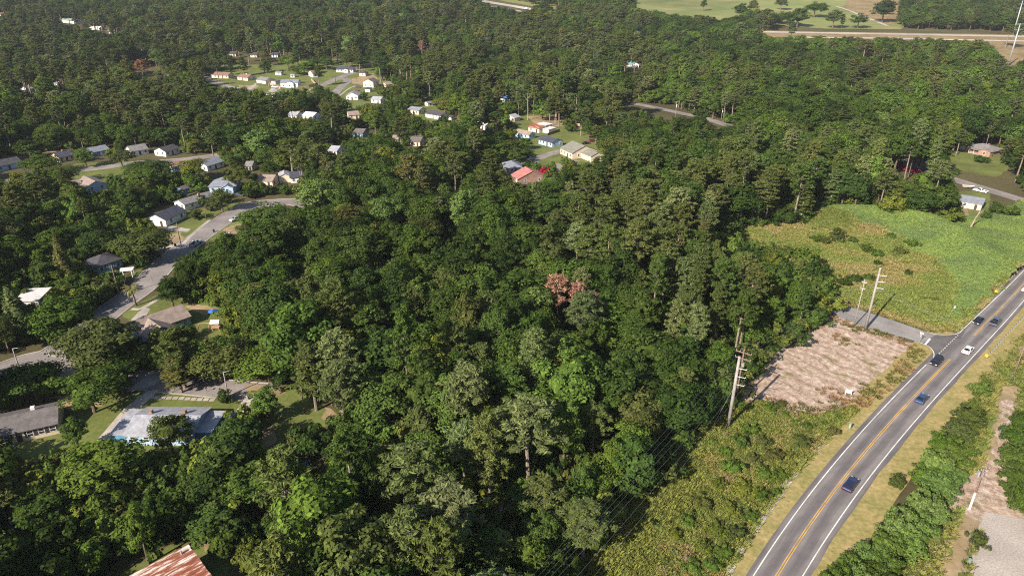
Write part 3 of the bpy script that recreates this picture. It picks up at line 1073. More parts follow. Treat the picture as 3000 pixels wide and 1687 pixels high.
G1 = None
house("long_house", "long house with pale grey roof and blue end walls behind a forked yard tree", (367, 1273), (562, 1274), 9.5, 'gp', 'pale_grey', 'pale_blue', s=.3, win=5, chimney=[(-.3, .62, 'brick'), (.22, .62, 'brick')],
      wings=[(-8.7, 0.6, 3.6, 8.2, 2.2, 'flat', 'pale_grey', 'blue'), (8.6, 1.5, 3.4, 6.8, 2.3, 'flat', 'pale_grey', 'blue')], mark="blue-ended long house")
house("ranch_house", "cream house with long dark roof and white chimney at the left picture edge", (-70, 1291), (166, 1238), 8.6, 'gp', 'dark_brown', 'cream', s=.36, win=7, shut=True, chimney=[(.18, .62, 'white_trim')], mark="white chimneyed cream house")
house("gabled_house", "taupe roofed house with crossing gables beside a green back yard", (425, 972), (556, 925), 8.5, 'gp', 'taupe', 'teal', s=.5, win=4, gable=(-.28, 7.5, 4.0), mark="taupe roofed house", wings=[(-6.2, -4.5, 4.2, 4, 2.3, 'flat', 'dark_brown', 'blue')])
house("hip_house", "teal house with dark hipped roof right behind the tall wooden pole", (283, 783), (356, 759), 8.5, 'hip', 'charcoal', 'teal', s=.42, win=3, mark="dark hipped roof house")
house("corner_house", "white house with blue-black roof on the curve of the street", (430, 640), (484, 645), 12, 'gx', 'navy', 'white', s=.45, win=2, mark="blue-black roofed house", chimney=None)
house("street_house", "white gable ended house with long grey roof and thin brick chimney", (510, 592), (540, 600), 14, 'gx', 'grey', 'white', s=.4, win=2, door=False, chimney=[(.2, .6, 'brick')], mark="grey roofed curve house")
house("hip_house", "large house with blue-grey hipped roof and front gable under trees above the curve", (612, 548), (690, 545), 10, 'hip', 'blue_grey', 'pale_blue', s=.5, win=4, gable=(.22, 5, 2.5), mark="blue-grey hipped roof house")
house("gable_house", "house with broad tan roof and two windows in its blue gable", (252, 549), (312, 537), 13, 'gx', 'taupe', 'pale_blue', s=.42, win=2, door=False, wings=[(-6.0, 5.5, 5, 8, 2.6, 'gp', 'taupe', 'white')], mark="blue gabled house")
house("row_house", "pale blue house with long charcoal roof at the left picture edge", (-40, 495), (64, 474), 9, 'gp', 'charcoal', 'pale_blue', win=4, mark="charcoal roofed row house")
house("row_house", "house with navy roof half hidden by the round dark tree", (172, 462), (216, 453), 8, 'gp', 'navy', 'cream', win=3, chimney=[(0.1, .5, 'brick')])
house("row_house", "house with steel blue roof between two round dark trees", (270, 447), (320, 437), 8, 'gp', 'blue_grey', 'teal', win=3)
house("row_house", "pale house with mottled grey roof and shaded blue gable end", (384, 444), (433, 436), 8, 'gp', 'grey', 'white', win=3, s=.5, mark="mottled grey roof house")
house("row_house", "white house with dark grey roof at the right end of its row", (484, 445), (524, 434), 8, 'gp', 'charcoal', 'white', win=3)
house("small_house", "small teal house with brown roof behind the yellow-green tree", (503, 489), (540, 483), 7, 'gp', 'brown', 'teal', win=2)
house("small_house", "house with slate grey roof and white edge boards by the white vans", (606, 487), (655, 472), 8, 'gp', 'blue_grey', 'white', win=3)
house("small_house", "house with plain tan roof left of the white curved gable", (753, 529), (797, 531), 8, 'gp', 'taupe', 'cream', win=2)
house("small_house", "white house with navy roof beside a cream gable wall", (850, 521), (887, 518), 8, 'gp', 'navy', 'white', win=2, wings=[(-5.2, 2, 5, 7, 3, 'gx', 'pale_grey', 'cream')], mark="navy roofed small house")
house("backyard_shed", "dark roofed shed with blue wall behind the grey roofed street house", (535, 556), (553, 549), 4, 'gp', 'dark_brown', 'blue', h=2.2, win=1, cat="shed")
house("trailer_shed", "white metal flat roofed shed by the big grey cedar", (40, 884), (111, 880), 8, 'flat', 'white', 'white', h=2.6, s=.03, win=2, cat="shed", mark="white flat roofed shed")
# upper neighbourhood
house("cottage", "yellow cottage with tan roof, leftmost in the sunny row", (624, 220), (668, 221.5), 9, 'gp', 'brown', 'yellow', win=4, wings=[(-9, 1, 3.6, 5, 2.3, 'flat', 'white', 'white')], mark="yellow cottage", s=.45)
house("cottage", "cream cottage with reddish brown roof beside the yellow cottage", (695, 225.5), (725, 228.5), 9.5, 'gp', 'brown', 'cream', win=3, chimney=[(.05, .5, 'white_trim')], mark="red-brown roofed cottage", s=.42)
house("cottage", "white cottage with grey roof and low carport on its right", (751, 233.5), (777.5, 237.5), 9.5, 'gp', 'grey', 'white', win=3, s=.4, wings=[(9.9, 5, 7, 6, 2.2, 'flat', 'dark_brown', 'grey')], mark="white cottage with carport")
house("tall_cottage", "tall pale cottage with front gable above its green lawn", (821, 243), (872, 243), 9, 'gp', 'blue_grey', 'white', h=3.8, s=.42, win=3, gable=(.05, 6.5, 1.6), mark="tall pale cottage")
house("garden_shed", "white garden shed behind the carport", (806, 212), (823, 213), 4, 'gp', 'grey', 'white', h=2.6, win=1, cat="shed")
house("garden_shed", "tiny white shed in the lawn behind the tall pale cottage", (850.5, 221), (862, 221), 3, 'gp', 'pale_grey', 'white', h=2.0, win=1, cat="shed")
house("garden_shed", "narrow white gabled shed at the end of the orange fence", (903.5, 213), (916, 218), 5, 'gx', 'brown', 'white', h=3.0, win=1, cat="shed")
house("cottage", "white cottage with long navy roof and small porch gable at the street end", (985, 203.5), (1034, 204.5), 8.5, 'gp', 'navy', 'white', win=5, gable=(.1, 4.5, 2), mark="navy roofed cottage")
house("garage", "grey hipped garage at the end of the pale driveway", (1052, 214), (1070, 215), 6, 'hip', 'charcoal', 'beige', h=2.8, win=1, cat="garage")
house("tall_house", "tall white gabled house with brown roof above the parked red car", (1063.5, 240), (1093, 241.5), 10, 'gx', 'dark_brown', 'cream', h=4.4, s=.45, win=2, door=False, mark="tall white gabled house")
house("garden_shed", "small white shed with dark slanted roof below the tall white house", (1069, 261), (1083.5, 261.5), 4, 'flat', 'charcoal', 'white', h=2.4, s=.15, win=0, cat="shed")
house("cottage", "white cottage with silver grey roof and wide gable facing the pole", (1013.5, 281), (1048, 281), 10, 'gx', 'pale_grey', 'white', h=3.0, s=.5, win=3, mark="silver roofed cottage")
house("garden_shed", "tan roofed open shed among trunks behind the tall white house", (1131, 249), (1149, 247), 4, 'flat', 'taupe', 'beige', h=2.2, win=0, cat="shed")
house("cottage", "white cottage with pale roof half behind trees, next to the silver roofed one", (1087, 291), (1114, 293), 7, 'gp', 'pale_grey', 'white', win=2)
house("cottage", "cottage with dusty pink-grey roof below the utility pole", (1022, 338), (1052, 336), 8, 'gp', 'taupe', 'cream', win=2)
house("cottage", "pale cottage with slate roof, left one of a pair", (1195, 320.5), (1226, 325), 8, 'gp', 'blue_grey', 'cream', win=3, s=.36, mark="left slate roofed cottage")
house("cottage", "white and blue cottage with charcoal roof, right one of a pair", (1246.5, 332), (1291, 340), 9, 'gp', 'charcoal', 'white', win=5, s=.36, mark="right charcoal roofed cottage")
house("garden_shed", "little white shed right of the charcoal roofed cottage", (1314, 343), (1322, 344), 3, 'gp', 'charcoal', 'white', h=2.0, win=0, cat="shed")
house("garden_shed", "white fronted shed behind the pair of cottages", (1253, 303), (1268, 301), 4, 'gp', 'grey', 'white', h=2.2, win=1, cat="shed")
# roofs and walls glimpsed between the trees
for lab, A, B, D, rc, wc in (("white walled house glimpsed among pines below the upper street, left one", (843, 337), (868, 339), 8, 'pale_grey', 'white'), ("bright white house glimpsed right beside its white twin", (886, 338), (917, 341), 8, 'white', 'white'), ("house with mottled brown roof in deep shade of the middle wood", (1035, 389), (1062, 391), 8, 'dark_brown', 'teal'),
                             ("pale roof glimpsed in the wood above the broad light green tree", (962, 441), (986, 443), 8, 'pale_grey', 'white'), ("small white house behind the yellow-green row tree", (717, 487), (737, 487), 7, 'grey', 'white'), ("long white trailer home under trees right of the cottage pair", (1393, 364), (1421, 369), 5, 'white', 'white'),
                             ("tan roof half buried in trees below the left slate roofed cottage", (1150, 408), (1166, 408), 8, 'taupe', 'cream'), ("low brown roof in the trees left of the cottage driveway", (1200, 414), (1230, 416), 8, 'dark_brown', 'cream'), ("far roof left of three in the upper wood clearing", (672, 158), (690, 158), 9, 'charcoal', 'cream'),
                             ("middle far roof of three in the upper wood clearing", (733, 161), (751, 161), 9, 'charcoal', 'cream'), ("right far roof of three in the upper wood clearing", (795, 161), (813, 161), 9, 'navy', 'white'), ("house with bright blue roof among the centre pines", (1474, 289), (1503, 287), 8, 'blue', 'white'), ("far white house at the upper left picture edge", (0, 42), (12, 41), 8, 'brown', 'white')):
    house("glimpsed_house", lab, A, B, D, 'gp', rc, wc, win=2)
# centre neighbourhood
house("workshop", "workshop with rusty patched roof in the open back yard", (1548, 372), (1580, 378), 8, 'gp', 'white', 'beige', h=2.6, s=.3, win=2, rust=True, wings=[(6.7, 3, 5, 7, 2.2, 'flat', 'white', 'white')], mark="rusty roofed workshop")
house("carport", "white roofed carport behind the rusty workshop", (1575, 362), (1600, 368), 5, 'flat', 'white', 'beige', h=2.4, s=.03, win=0, cat="carport")
house("open_shed", "grey lean-to shed at the left edge of the bare yard", (1507, 347), (1524, 343), 4, 'flat', 'pale_grey', 'beige', h=2.3, win=0, cat="shed")
house("bungalow", "bungalow with tan roof and pale blue gable beside the workshop", (1550, 396), (1568, 391.5), 11, 'gx', 'taupe', 'pale_blue', h=2.7, s=.5, win=2, door=False, mark="blue gabled bungalow")
house("bungalow", "light blue bungalow with navy roof below the brown fence", (1578, 408), (1618, 418.5), 8, 'gp', 'navy', 'pale_blue', win=4, s=.4, mark="light blue bungalow")
house("meeting_house", "large beige building with olive grey roof by the tree lined lane", (1642, 434), (1677, 449), 15, 'gp', 'olive', 'beige', h=3.2, s=.4, win=4, wings=[(10.8, 5.5, 10, 8, 2.9, 'gp', 'olive', 'beige')], mark="olive roofed building")
house("bungalow", "blue-grey roofed house with red flowers along its eave", (1482, 494), (1529, 492), 10, 'hip', 'blue_grey', 'grey', win=4, s=.5, mark="blue-grey lane house")
house("bungalow", "house with bright red roof and brick end wall beside the lane", (1499, 511), (1518, 525), 14, 'gp', 'red', 'brick', win=2, s=.42, mark="red roofed house")
house("hall", "white gabled hall with teal roof deep in the trees", (1853, 190), (1872, 190), 8, 'gx', 'teal', 'white', h=3, s=.55, win=2, wings=[(-7.4, 3, 9, 7, 3, 'gp', 'teal', 'white')], mark="white hall in the trees")
house("ranch_house", "brick ranch house with grey roof and white porch on the hill at right", (2832, 429), (2906, 444), 10, 'hip', 'grey', 'brick', win=6, s=.36, porch=(-.3, .5, 2.2), chimney=[(.1, .6, 'brick')], gable=(.32, 6, 2.4), mark="brick ranch house", wings=[(-8.8, 2, 5, 7, 2.4, 'gp', 'grey', 'white')])
house("roadside_house", "small house with slate roof and stone clutter under the trees at right", (2812, 588), (2878, 599), 9, 'gp', 'blue_grey', 'beige', win=2, s=.3, mark="slate roofed roadside house")
house("long_barn", "long white building with pale green roof at the upper left", (172, 58), (216, 64), 14, 'gp', 'green', 'white', h=3.5, s=.3, win=4, mark="pale green roofed building", cat="building")
house("far_house", "far white house just right of the pale green roof", (263, 81), (290, 84), 8, 'gp', 'white', 'white', win=2)
house("far_house", "far white house with grey roof peeking through treetops", (318, 93), (336, 92), 8, 'gp', 'grey', 'white', win=2)
house("far_house", "small white wall and roof in the dark trees at left", (82, 262), (100, 258), 8, 'gp', 'pale_grey', 'white', win=2)
house("far_house", "white cabin with grey roof behind leaning pale trunks", (148, 243), (166, 245), 7, 'gp', 'grey', 'white', win=2)

# ------------------------------------------------------------------ rusted metal roof close to the camera
tip = at(552, 1594, 4.2)
bl, br = at(340, 1707, 4.2), at(622, 1704, 4.2)
ux = Vector((bl.x - tip.x, bl.y - tip.y)); uy = Vector((br.x - tip.x, br.y - tip.y))
rz = math.atan2(ux.y, ux.x)
LX = ux.length + 6
barn = thing("metal_roof_barn", "rust streaked corrugated metal roof of a barn at the bottom picture edge", "barn", (tip.x, tip.y, 0), rz)
sgn = 1 if ux.x * uy.y - ux.y * uy.x > 0 else -1
WID = 15.0
MB().box(0.3, LX - .3, *sorted((sgn * .3, sgn * (WID - .3))), 0, 4.0).build("wall", WM('grey'), barn)
npan = 18
pw = WID / npan
pan = MB()
# corrugated sheet: ribs run along x
yy0 = np.linspace(0, pw - 0.01, 13)
for i in range(12):
    za, zb = (0.05 * (i % 4 == 0)), (0.05 * ((i + 1) % 4 == 0))
    y0, y1 = yy0[i], yy0[i + 1]
    pan.add([(0, y0, za), (LX, y0, za), (LX, y1, zb), (0, y1, zb), (0, y0, za - .03), (LX, y0, za - .03), (LX, y1, zb - .03), (0, y1, zb - .03)],
            [(0, 1, 2, 3), (7, 6, 5, 4), (0, 3, 7, 4), (1, 5, 6, 2)])
pme = pan.mesh("roof_sheet", M['rust'])
for i in range(npan):
    o = bpy.data.objects.new("roof_sheet", pme)
    link(o, barn)
    o.location = (random.uniform(-.12, .12), sgn * pw * i if sgn > 0 else -pw * (i + 1), 4.2 + .004 * (i % 2) + random.uniform(0, .02))
MB().tube([(1.6, sgn * 1.3, 4.2), (1.6, sgn * 1.3, 4.9)], .16, 10).build("vent_pipe", M['steel'], barn)
KEEP.append([(barn.matrix_world @ Vector((0, 0, 0))).to_2d()] * 3)
R3 = Matrix.Rotation(rz, 3, 'Z')
KEEP[-1] = [(tip + R3 @ Vector(q)).to_2d() for q in ((-2, -sgn * 2, 0), (LX, -sgn * 2, 0), (LX, sgn * WID, 0), (-2, sgn * WID, 0))]
LANDMARKS.append(("rusty metal roof", 520, 1640))

# ------------------------------------------------------------------ vehicles
_paint = {}


def paint(name, c):
    if name not in _paint:
        m, n, out = mat(name + "_car_paint")
        p = surface(n, out, c, 0.28, 0.5)
        p.inputs["Coat Weight"].default_value = 0.2
        p.inputs["Coat Roughness"].default_value = 0.08
        _paint[name] = m
    return _paint[name]


PAINT = {'navy': (0.012, 0.018, 0.06), 'black': (0.012, 0.012, 0.016), 'white': (0.72, 0.71, 0.7), 'silver': (0.36, 0.38, 0.4), 'grey_blue': (0.06, 0.08, 0.13), 'red': (0.4, 0.02, 0.03), 'blue': (0.08, 0.2, 0.4), 'dark_blue': (0.02, 0.05, 0.13), 'maroon': (0.16, 0.02, 0.05)}
CARS = {'sedan': dict(L=4.75, W=1.84, low=[(-2.37, .32), (-2.36, .72), (-2.1, .98), (-1.55, 1.0), (.95, .98), (1.9, .86), (2.3, .7), (2.37, .34)], cab=(-1.85, 1.0, -1.05, .25, .97, 1.44)),
        'suv': dict(L=4.7, W=1.9, low=[(-2.35, .36), (-2.35, 1.0), (-2.2, 1.08), (1.0, 1.08), (2.0, .98), (2.3, .8), (2.35, .38)], cab=(-2.28, 1.1, -1.95, .4, 1.06, 1.72)),
        'pickup': dict(L=5.7, W=1.98, low=[(-2.85, .45), (-2.85, 1.05), (1.2, 1.08), (2.5, 1.02), (2.8, .85), (2.85, .45)], cab=(-.75, 1.3, -.6, .65, 1.06, 1.82)),
        'van': dict(L=5.4, W=2.0, low=[(-2.7, .4), (-2.7, 1.15), (1.6, 1.15), (2.4, 1.05), (2.68, .85), (2.7, .42)], cab=(-2.68, 1.75, -2.6, 1.0, 1.13, 2.05)),
        'box_truck': dict(L=7.0, W=2.3, low=[(-3.5, .5), (-3.5, 1.2), (2.2, 1.2), (3.3, 1.1), (3.5, .9), (3.5, .5)], cab=(1.2, 2.9, 1.25, 2.3, 1.18, 2.3))}


def plate(quad, inset, th=0.03):
    q = [Vector(p) for p in quad]
    c = sum(q, Vector()) / 4
    n = (q[1] - q[0]).cross(q[3] - q[0]).normalized()
    if n.dot(c - Vector((0, 0, 1.0))) < 0:
        n = -n
    r = [c + (p - c) * inset for p in q]
    return MB().add([p + n * .004 for p in r] + [p + n * th for p in r], [(0, 1, 2, 3), (7, 6, 5, 4), (0, 4, 5, 1), (1, 5, 6, 2), (2, 6, 7, 3), (3, 7, 4, 0)])


def vehicle(name, label, px, toward, typ, color, cat="car", group=None, mark=None, loc=None, z=0.0):
    s = CARS[typ]
    p = at(*px, 0.5) if loc is None else loc
    q = at(*toward, 0.5)
    rz = math.atan2(q.y - p.y, q.x - p.x)
    t = thing(name, label, cat, (p.x, p.y, float(hill(p.y)) + z), rz, group)
    pm = paint(color, PAINT[color])
    w = s['W'] / 2
    x0, x1, x2, x3, z0, z1 = s['cab']
    MB().prism(s['low'], -w, w, 'y').build("body", pm, t, bevel=.09)
    wb, wt = w - .06, w - .3
    cab = [(x0, -wb, z0), (x1, -wb, z0), (x1, wb, z0), (x0, wb, z0), (x2, -wt, z1), (x3, -wt, z1), (x3, wt, z1), (x2, wt, z1)]
    MB().add(cab, [(3, 2, 1, 0), (4, 5, 6, 7), (0, 1, 5, 4), (1, 2, 6, 5), (2, 3, 7, 6), (3, 0, 4, 7)]).build("cabin", pm, t, bevel=.05)
    c = [Vector(v) for v in cab]
    plate((c[1], c[2], c[6], c[5]), .86).build("windscreen", M['car_glass'], t)
    plate((c[3], c[0], c[4], c[7]), .84).build("rear_window", M['car_glass'], t)
    plate((c[0], c[1], c[5], c[4]), .86).build("side_window", M['car_glass'], t)
    plate((c[2], c[3], c[7], c[6]), .86).build("side_window", M['car_glass'], t)
    if typ == 'pickup':
        MB().box(-2.7, -.85, -w + .14, w - .14, 1.04, 1.075).build("load_bed", M['tyre'], t)
        for sg in (-1, 1):
            MB().box(-2.8, -.8, sg * (w - .07) - .06, sg * (w - .07) + .06, 1.05, 1.22).build("bed_side", pm, t)
    if typ == 'box_truck':
        MB().box(-3.45, 1.1, -1.2, 1.2, 1.1, 3.2).build("cargo_box", M['white_trim'], t, bevel=.04)
    xr = s['L'] / 2
    r = .34 if typ == 'sedan' else .38
    for ax in (-xr + .95, xr - .92):
        for sg in (-1, 1):
            wh = MB().tube([(0, -.11, 0), (0, .11, 0)], r, 14).build("wheel", M['tyre'], t)
            wh.location = (ax, sg * (w - .08), r)
            MB().tube([(0, sg * .1, 0), (0, sg * .13, 0)], r * .62, 10).build("rim", M['rim'], wh)
    fz = s['low'][-2][1] - .06
    for sg in (-1, 1):
        MB().box(xr - .16, xr + .012, sg * (w - .32) - .2, sg * (w - .32) + .2, fz - .1, fz + .05).build("headlight", M['lamp_white'], t)
        MB().box(-xr - .012, -xr + .12, sg * (w - .28) - .16, sg * (w - .28) + .16, .66, .86).build("taillight", M['lamp_red'], t)
    if mark:
        LANDMARKS.append((mark, px[0], px[1]))
    return t


def on_road(px, away, lane):
    """a vehicle in a lane of the main road; lane: metres right of the yellow line"""
    y = at(*px).y
    d = 1 if away else -1
    p = Vector((fx(YW, y), y))
    q = Vector((fx(YW, y + 3), y + 3))
    t = (q - p).normalized()
    n = Vector((t.y, -t.x))
    p = p + n * lane
    return Vector((p.x, p.y, 0)), d * t


def road_car(name, label, px, away, typ, color):
    p, t = on_road(px, away, 1.75 if away else -1.75)
    o = vehicle(name, label, px, px, typ, color, group="vehicles on the main road", loc=p, z=.04)
    o.rotation_euler.z = math.atan2(t.y, t.x)


road_car("sedan", "dark navy sedan in the right lane, nearest to the camera on the main road", (2506, 1412), True, 'sedan', 'navy')
road_car("sedan", "navy blue sedan in the right lane level with the cleared lot", (2720, 1164), True, 'sedan', 'dark_blue')
road_car("suv", "black suv in the left lane beside the junction corner line", (2741, 1072), False, 'suv', 'black')
road_car("sedan", "white sedan in the right lane next to the junction", (2850, 1023), True, 'sedan', 'white')
road_car("sedan", "small black car in the left lane just past the junction", (2850, 951), False, 'sedan', 'black')
road_car("pickup_truck", "grey-blue pickup truck in the right lane beside the right guardrail", (2920, 942), True, 'pickup', 'grey_blue')
road_car("sedan", "white car at the right picture edge on the main road", (2999, 846), True, 'sedan', 'white')
PK = "vehicles parked among the houses"
vehicle("suv", "silver suv parked on the curving street in front of the lawns", (690, 643), (650, 655), 'suv', 'silver', group=PK, mark="parked silver suv")
vehicle("pickup_truck", "pale blue pickup parked where the street enters tree shade", (573, 714), (600, 695), 'pickup', 'silver', group=PK, mark="pickup on the street")
vehicle("sedan", "dark blue car on the shaded driveway below the white house", (474, 708), (500, 703), 'sedan', 'dark_blue', group=PK)
vehicle("sedan", "dark car parked beside the blue-grey hipped roof house", (703, 570), (725, 574), 'sedan', 'grey_blue', group=PK)
vehicle("sedan", "white car peeking from the bush by the two strip driveway", (661, 690), (675, 684), 'sedan', 'white', group=PK)
vehicle("sedan", "small dark car in shade above the dark hipped roof house", (430, 738), (450, 735), 'sedan', 'black', group=PK)
vehicle("van", "white van on the driveway beside the tall pale cottage", (805, 256), (780, 256), 'van', 'white', "van", group=PK)
vehicle("sedan", "silver car in front of the white van", (808, 263), (780, 264), 'sedan', 'silver', group=PK)
vehicle("box_truck", "white box truck on the street below the tall pale cottage lawn", (806, 287), (830, 296), 'box_truck', 'white', "truck", group=PK)
vehicle("pickup_truck", "white pickup behind the white box truck", (783, 278), (800, 285), 'pickup', 'white', "truck", group=PK)
vehicle("sedan", "red car on the grass behind the silver roofed cottage", (1045, 264.5), (1065, 267), 'sedan', 'red', group=PK)
vehicle("sedan", "black and white car behind the red car", (1049, 256), (1068, 258), 'sedan', 'grey_blue', group=PK)
vehicle("sedan", "light blue car parked in the tree shade of the lane", (1552, 466), (1535, 472), 'sedan', 'silver', group=PK)
vehicle("sedan", "black car parked behind the olive roofed building, nearer one", (1717, 420), (1735, 418), 'sedan', 'black', group=PK)
vehicle("sedan", "maroon car parked behind the olive roofed building, farther one", (1735, 413), (1752, 411), 'sedan', 'maroon', group=PK)
vehicle("pickup_truck", "white pickup parked beside the right road under the ranch house", (2872, 560), (2845, 554), 'pickup', 'white', "truck", group=PK)
vehicle("sedan", "silver blue car nosing out of the trees at the lower left edge", (12, 1522), (50, 1534), 'sedan', 'silver', group=PK, mark="silver blue car")
vehicle("pickup_truck", "blue pickup parked at the right end of the long house", (674, 1236), (690, 1200), 'pickup', 'blue', "truck", group=PK, mark="blue pickup")
vehicle("sedan", "dark blue car under the trees below the dirt turnaround", (874, 1366), (900, 1358), 'sedan', 'dark_blue', group=PK, mark="car under the trees")
vehicle("box_truck", "white truck on the far highway at the top edge", (1541, 27), (1500, 20), 'box_truck', 'white', "truck", group=PK)
boat = thing("trailer_boat", "small pale boat on its trailer beside the right road", "boat", at(2836, 551), math.radians(-15))
hull = MB().add([(-2.3, -.9, 1.0), (1.2, -.9, 1.0), (2.6, 0, 1.15), (1.2, .9, 1.0), (-2.3, .9, 1.0), (-2.2, -.5, .4), (1.0, -.4, .4), (2.0, 0, .55), (1.0, .4, .4), (-2.2, .5, .4)],
                [(0, 1, 6, 5), (1, 2, 7, 6), (2, 3, 8, 7), (3, 4, 9, 8), (4, 0, 5, 9), (5, 6, 7, 8, 9)]).build("hull", M['white_trim'], boat)
MB().box(-2.2, 1.2, -.75, .75, .82, .88).build("deck", M['timber'], boat)
for sg in (-1, 1):
    w_ = MB().tube([(-.4, sg * .8 - .1, .3), (-.4, sg * .8 + .1, .3)], .3, 12).build("wheel", M['tyre'], boat)

# ------------------------------------------------------------------ poles and wires
PX = {}


def upright(name, label, base, top, r0, r1, m, cat="utility pole", group="utility poles", mark=None):
    h = height_to(base, top)
    B = at(*base)
    t = thing(name, label, cat, B, 0, group)
    MB().tube([(0, 0, -.3), (0, 0, h * .5), (0, 0, h)], [r0, (r0 + r1) / 2, r1], 10).build("pole", m, t, smooth=True)
    if mark:
        LANDMARKS.append((mark, base[0], base[1]))
    return t, h, B


def arm(t, z, length, both, ang, m, r=.06, drop=0.0, ins=True, thick=None, out=0.0):
    d = Vector((math.cos(ang), math.sin(ang), 0))
    a = d * (-length if both else 0.1) + Vector((0, 0, z))
    b = d * length + Vector((0, 0, z + drop))
    n = Vector((-d.y, d.x, 0)) * out
    MB().tube([a + n, b + n], thick or r, 6).build("crossarm", m, t)
    if ins:
        for e in ([a, b, a.lerp(b, .25), b.lerp(a, .25)] if both else [b]):
            MB().tube([e + n + Vector((0, 0, .05)), e + n + Vector((0, 0, .35))], .06, 6).build("insulator", M['insulator'], t)
    return [t.location + a + n, t.location + b + n]


lineang = math.atan2(44, 51)
perp = math.radians(-38)
tA, hA, BA = upright("transmission_pole", "thick grey concrete pole with three side arms at the edge of the cleared lot", (2133, 1251), (2169, 1044), .42, .26, M['pole_concrete'], mark="thick concrete pole")
armsA = [arm(tA, hA * f, 1.9, False, perp, M['steel'], .07, .25) for f in (.84, .73, .62)]
t2, h2, B2 = upright("transmission_pole", "tall pale concrete pole with three side arms at the side road", (2535, 964), (2582, 784), .4, .22, M['pole_concrete'], mark="tall pale roadside pole")
arms2 = [arm(t2, h2 * f, 1.9, False, perp, M['steel'], .07, .25) for f in (.88, .78, .68)]
tB, hB, BB = upright("distribution_pole", "brown wooden pole with doubled crossarms just behind the thick concrete pole", (2153, 1189), (2176, 1020), .2, .13, M['pole_wood'])
armsB = []
for f in (.93, .83):
    for o in (-.14, .14):
        armsB.append(arm(tB, hB * f, 1.7, True, perp, M['pole_wood'], .07, 0, o > 0, out=o))
MB().tube([(.3, -.1, hB * .7), (.3, -.1, hB * .76)], .24, 10).build("transformer", M['steel'], tB)
tC, hC, BC = upright("distribution_pole", "slender green-grey pole left of the tall pale roadside pole", (2501, 957), (2537, 818), .17, .11, M['pole_concrete'])
armsC = [arm(tC, hC * f, .6, True, perp, M['steel'], .045) for f in (.93, .8)]
tD, hD, BD = upright("distribution_pole", "pole with crossarm in the grass at the right picture edge above the sand track", (2963, 1119), (2984, 1010), .17, .12, M['pole_wood'])
armsD = [arm(tD, hD * f, 1.2, True, math.radians(15), M['pole_wood'], .06) for f in (.97, .88)]
tE, hE, BE = upright("distribution_pole", "leaning looking pole with white lower half and transformers on the sand strip", (2840, 1490), (2896, 1376), .17, .12, M['pole_wood'])
armsE = [arm(tE, hE * f, 1.2, True, math.radians(15), M['pole_wood'], .06) for f in (.97,)]
MB().tube([(0, 0, 0.02), (0, 0, hE * .42)], [.2, .19], 10).build("white_sleeve", M['white_trim'], tE)
for k in (-.35, .35):
    MB().tube([(k, .3, hE * .78), (k, .3, hE * .9)], .22, 10).build("transformer", M['steel'], tE)
for lab, b, tp, kind, mk in (("wooden pole with crossarm and wires in front of the dark hipped roof house", (350, 866), (329, 777), 'arm', "wooden pole by the palm"),
                             ("street light pole at the left edge intersection", (61, 1090), (35, 1021), 'lamp', "intersection street light"),
                             ("wooden pole standing in the rough grass by the dirt turnaround", (893, 1206), (876, 1118), 'bare', "dirt turnaround pole"),
                             ("street light pole at the head of the short street", (669, 1160), (656, 1088), 'lamp', "short street's light"),
                             ("dark wooden pole at the driveway mouth below the white house", (531, 720), (512, 654), 'bare', None),
                             ("dark wooden pole beside the sunny lawn on the curve", (605, 643), (600, 606), 'bare', None),
                             ("grey pole with white transformer amid trees right of the row houses", (629, 442), (620, 407), 'trans', "pole with white transformer"),
                             ("thin wooden pole in the yard in front of the silver roofed cottage", (1031, 322), (1028, 296), 'bare', None),
                             ("tall wooden pole beside the pale driveway of the upper street", (1046, 242), (1042, 196), 'arm', None),
                             ("thin wooden pole at the inner curve of the upper street", (984, 245), (981, 214), 'bare', None),
                             ("pole with transformer beside the grey road in the right wood", (2113, 352), (2118, 319), 'trans', "wood road pole"),
                             ("pale pole left of the pole with transformer by the wood road", (1978, 347), (1982, 298), 'trans', None),
                             ("thin dark pole at the left of the upper street tree", (765, 262), (761, 243), 'bare', None),
                             ("white pole in the lane beside the olive roofed building", (1622, 462), (1622, 425), 'bare', None)):
    t, h, B = upright("utility_pole", lab, b, tp, .17, .11, M['pole_wood'] if kind in ('arm', 'bare') else M['pole_concrete'], mark=mk)
    if kind == 'arm':
        arm(t, h - .5, 1.2, True, .6, M['pole_wood'])
        arm(t, h - 2.2, .6, True, .6, M['steel'], .04)
    elif kind == 'lamp':
        arm(t, h - .1, 1.5, False, .1, M['steel'], .035, .2, ins=False)
        MB().box(1.3, 1.85, .0, .26, h + .05, h + .16).build("lamp_head", M['tyre'], t)
    elif kind == 'trans':
        MB().tube([(.25, 0, h * .68), (.25, 0, h * .82)], .28, 10).build("transformer", M['white_trim'], t)
        arm(t, h - .3, 1.1, True, .5, M['pole_wood'])
for lab, b, tp, n in (("nearer steel transmission monopole at the right picture edge, in front of the highway", (2953, 193), (2987, 70), 2), ("farther steel transmission monopole, foot behind the highway at the right edge", (2968, 101), (2997, 3), 3)):
    t, h, B = upright("steel_monopole", lab, b, tp, .95, .4, M['steel'], "transmission tower", "steel monopoles of the power line", mark=None)
    for k in range(n):
        arm(t, h * (.99 - .13 * k) if n == 2 else h * (.9 - .12 * k), 4.5, True, .05, M['steel'], .2, thick=.17)


def wire(label, a, b, sag=0.8, r=.009, group="overhead wires", n=12):
    a, b = Vector(a), Vector(b)
    pts = []
    for i in range(n + 1):
        t = i / n
        p = a.lerp(b, t)
        p.z -= sag * 4 * t * (1 - t)
        pts.append(p - a)
    o = MB().tube(pts, r, 4).build("wire", M['wire'])
    o.location = a
    tag(o, label, "wire", group)


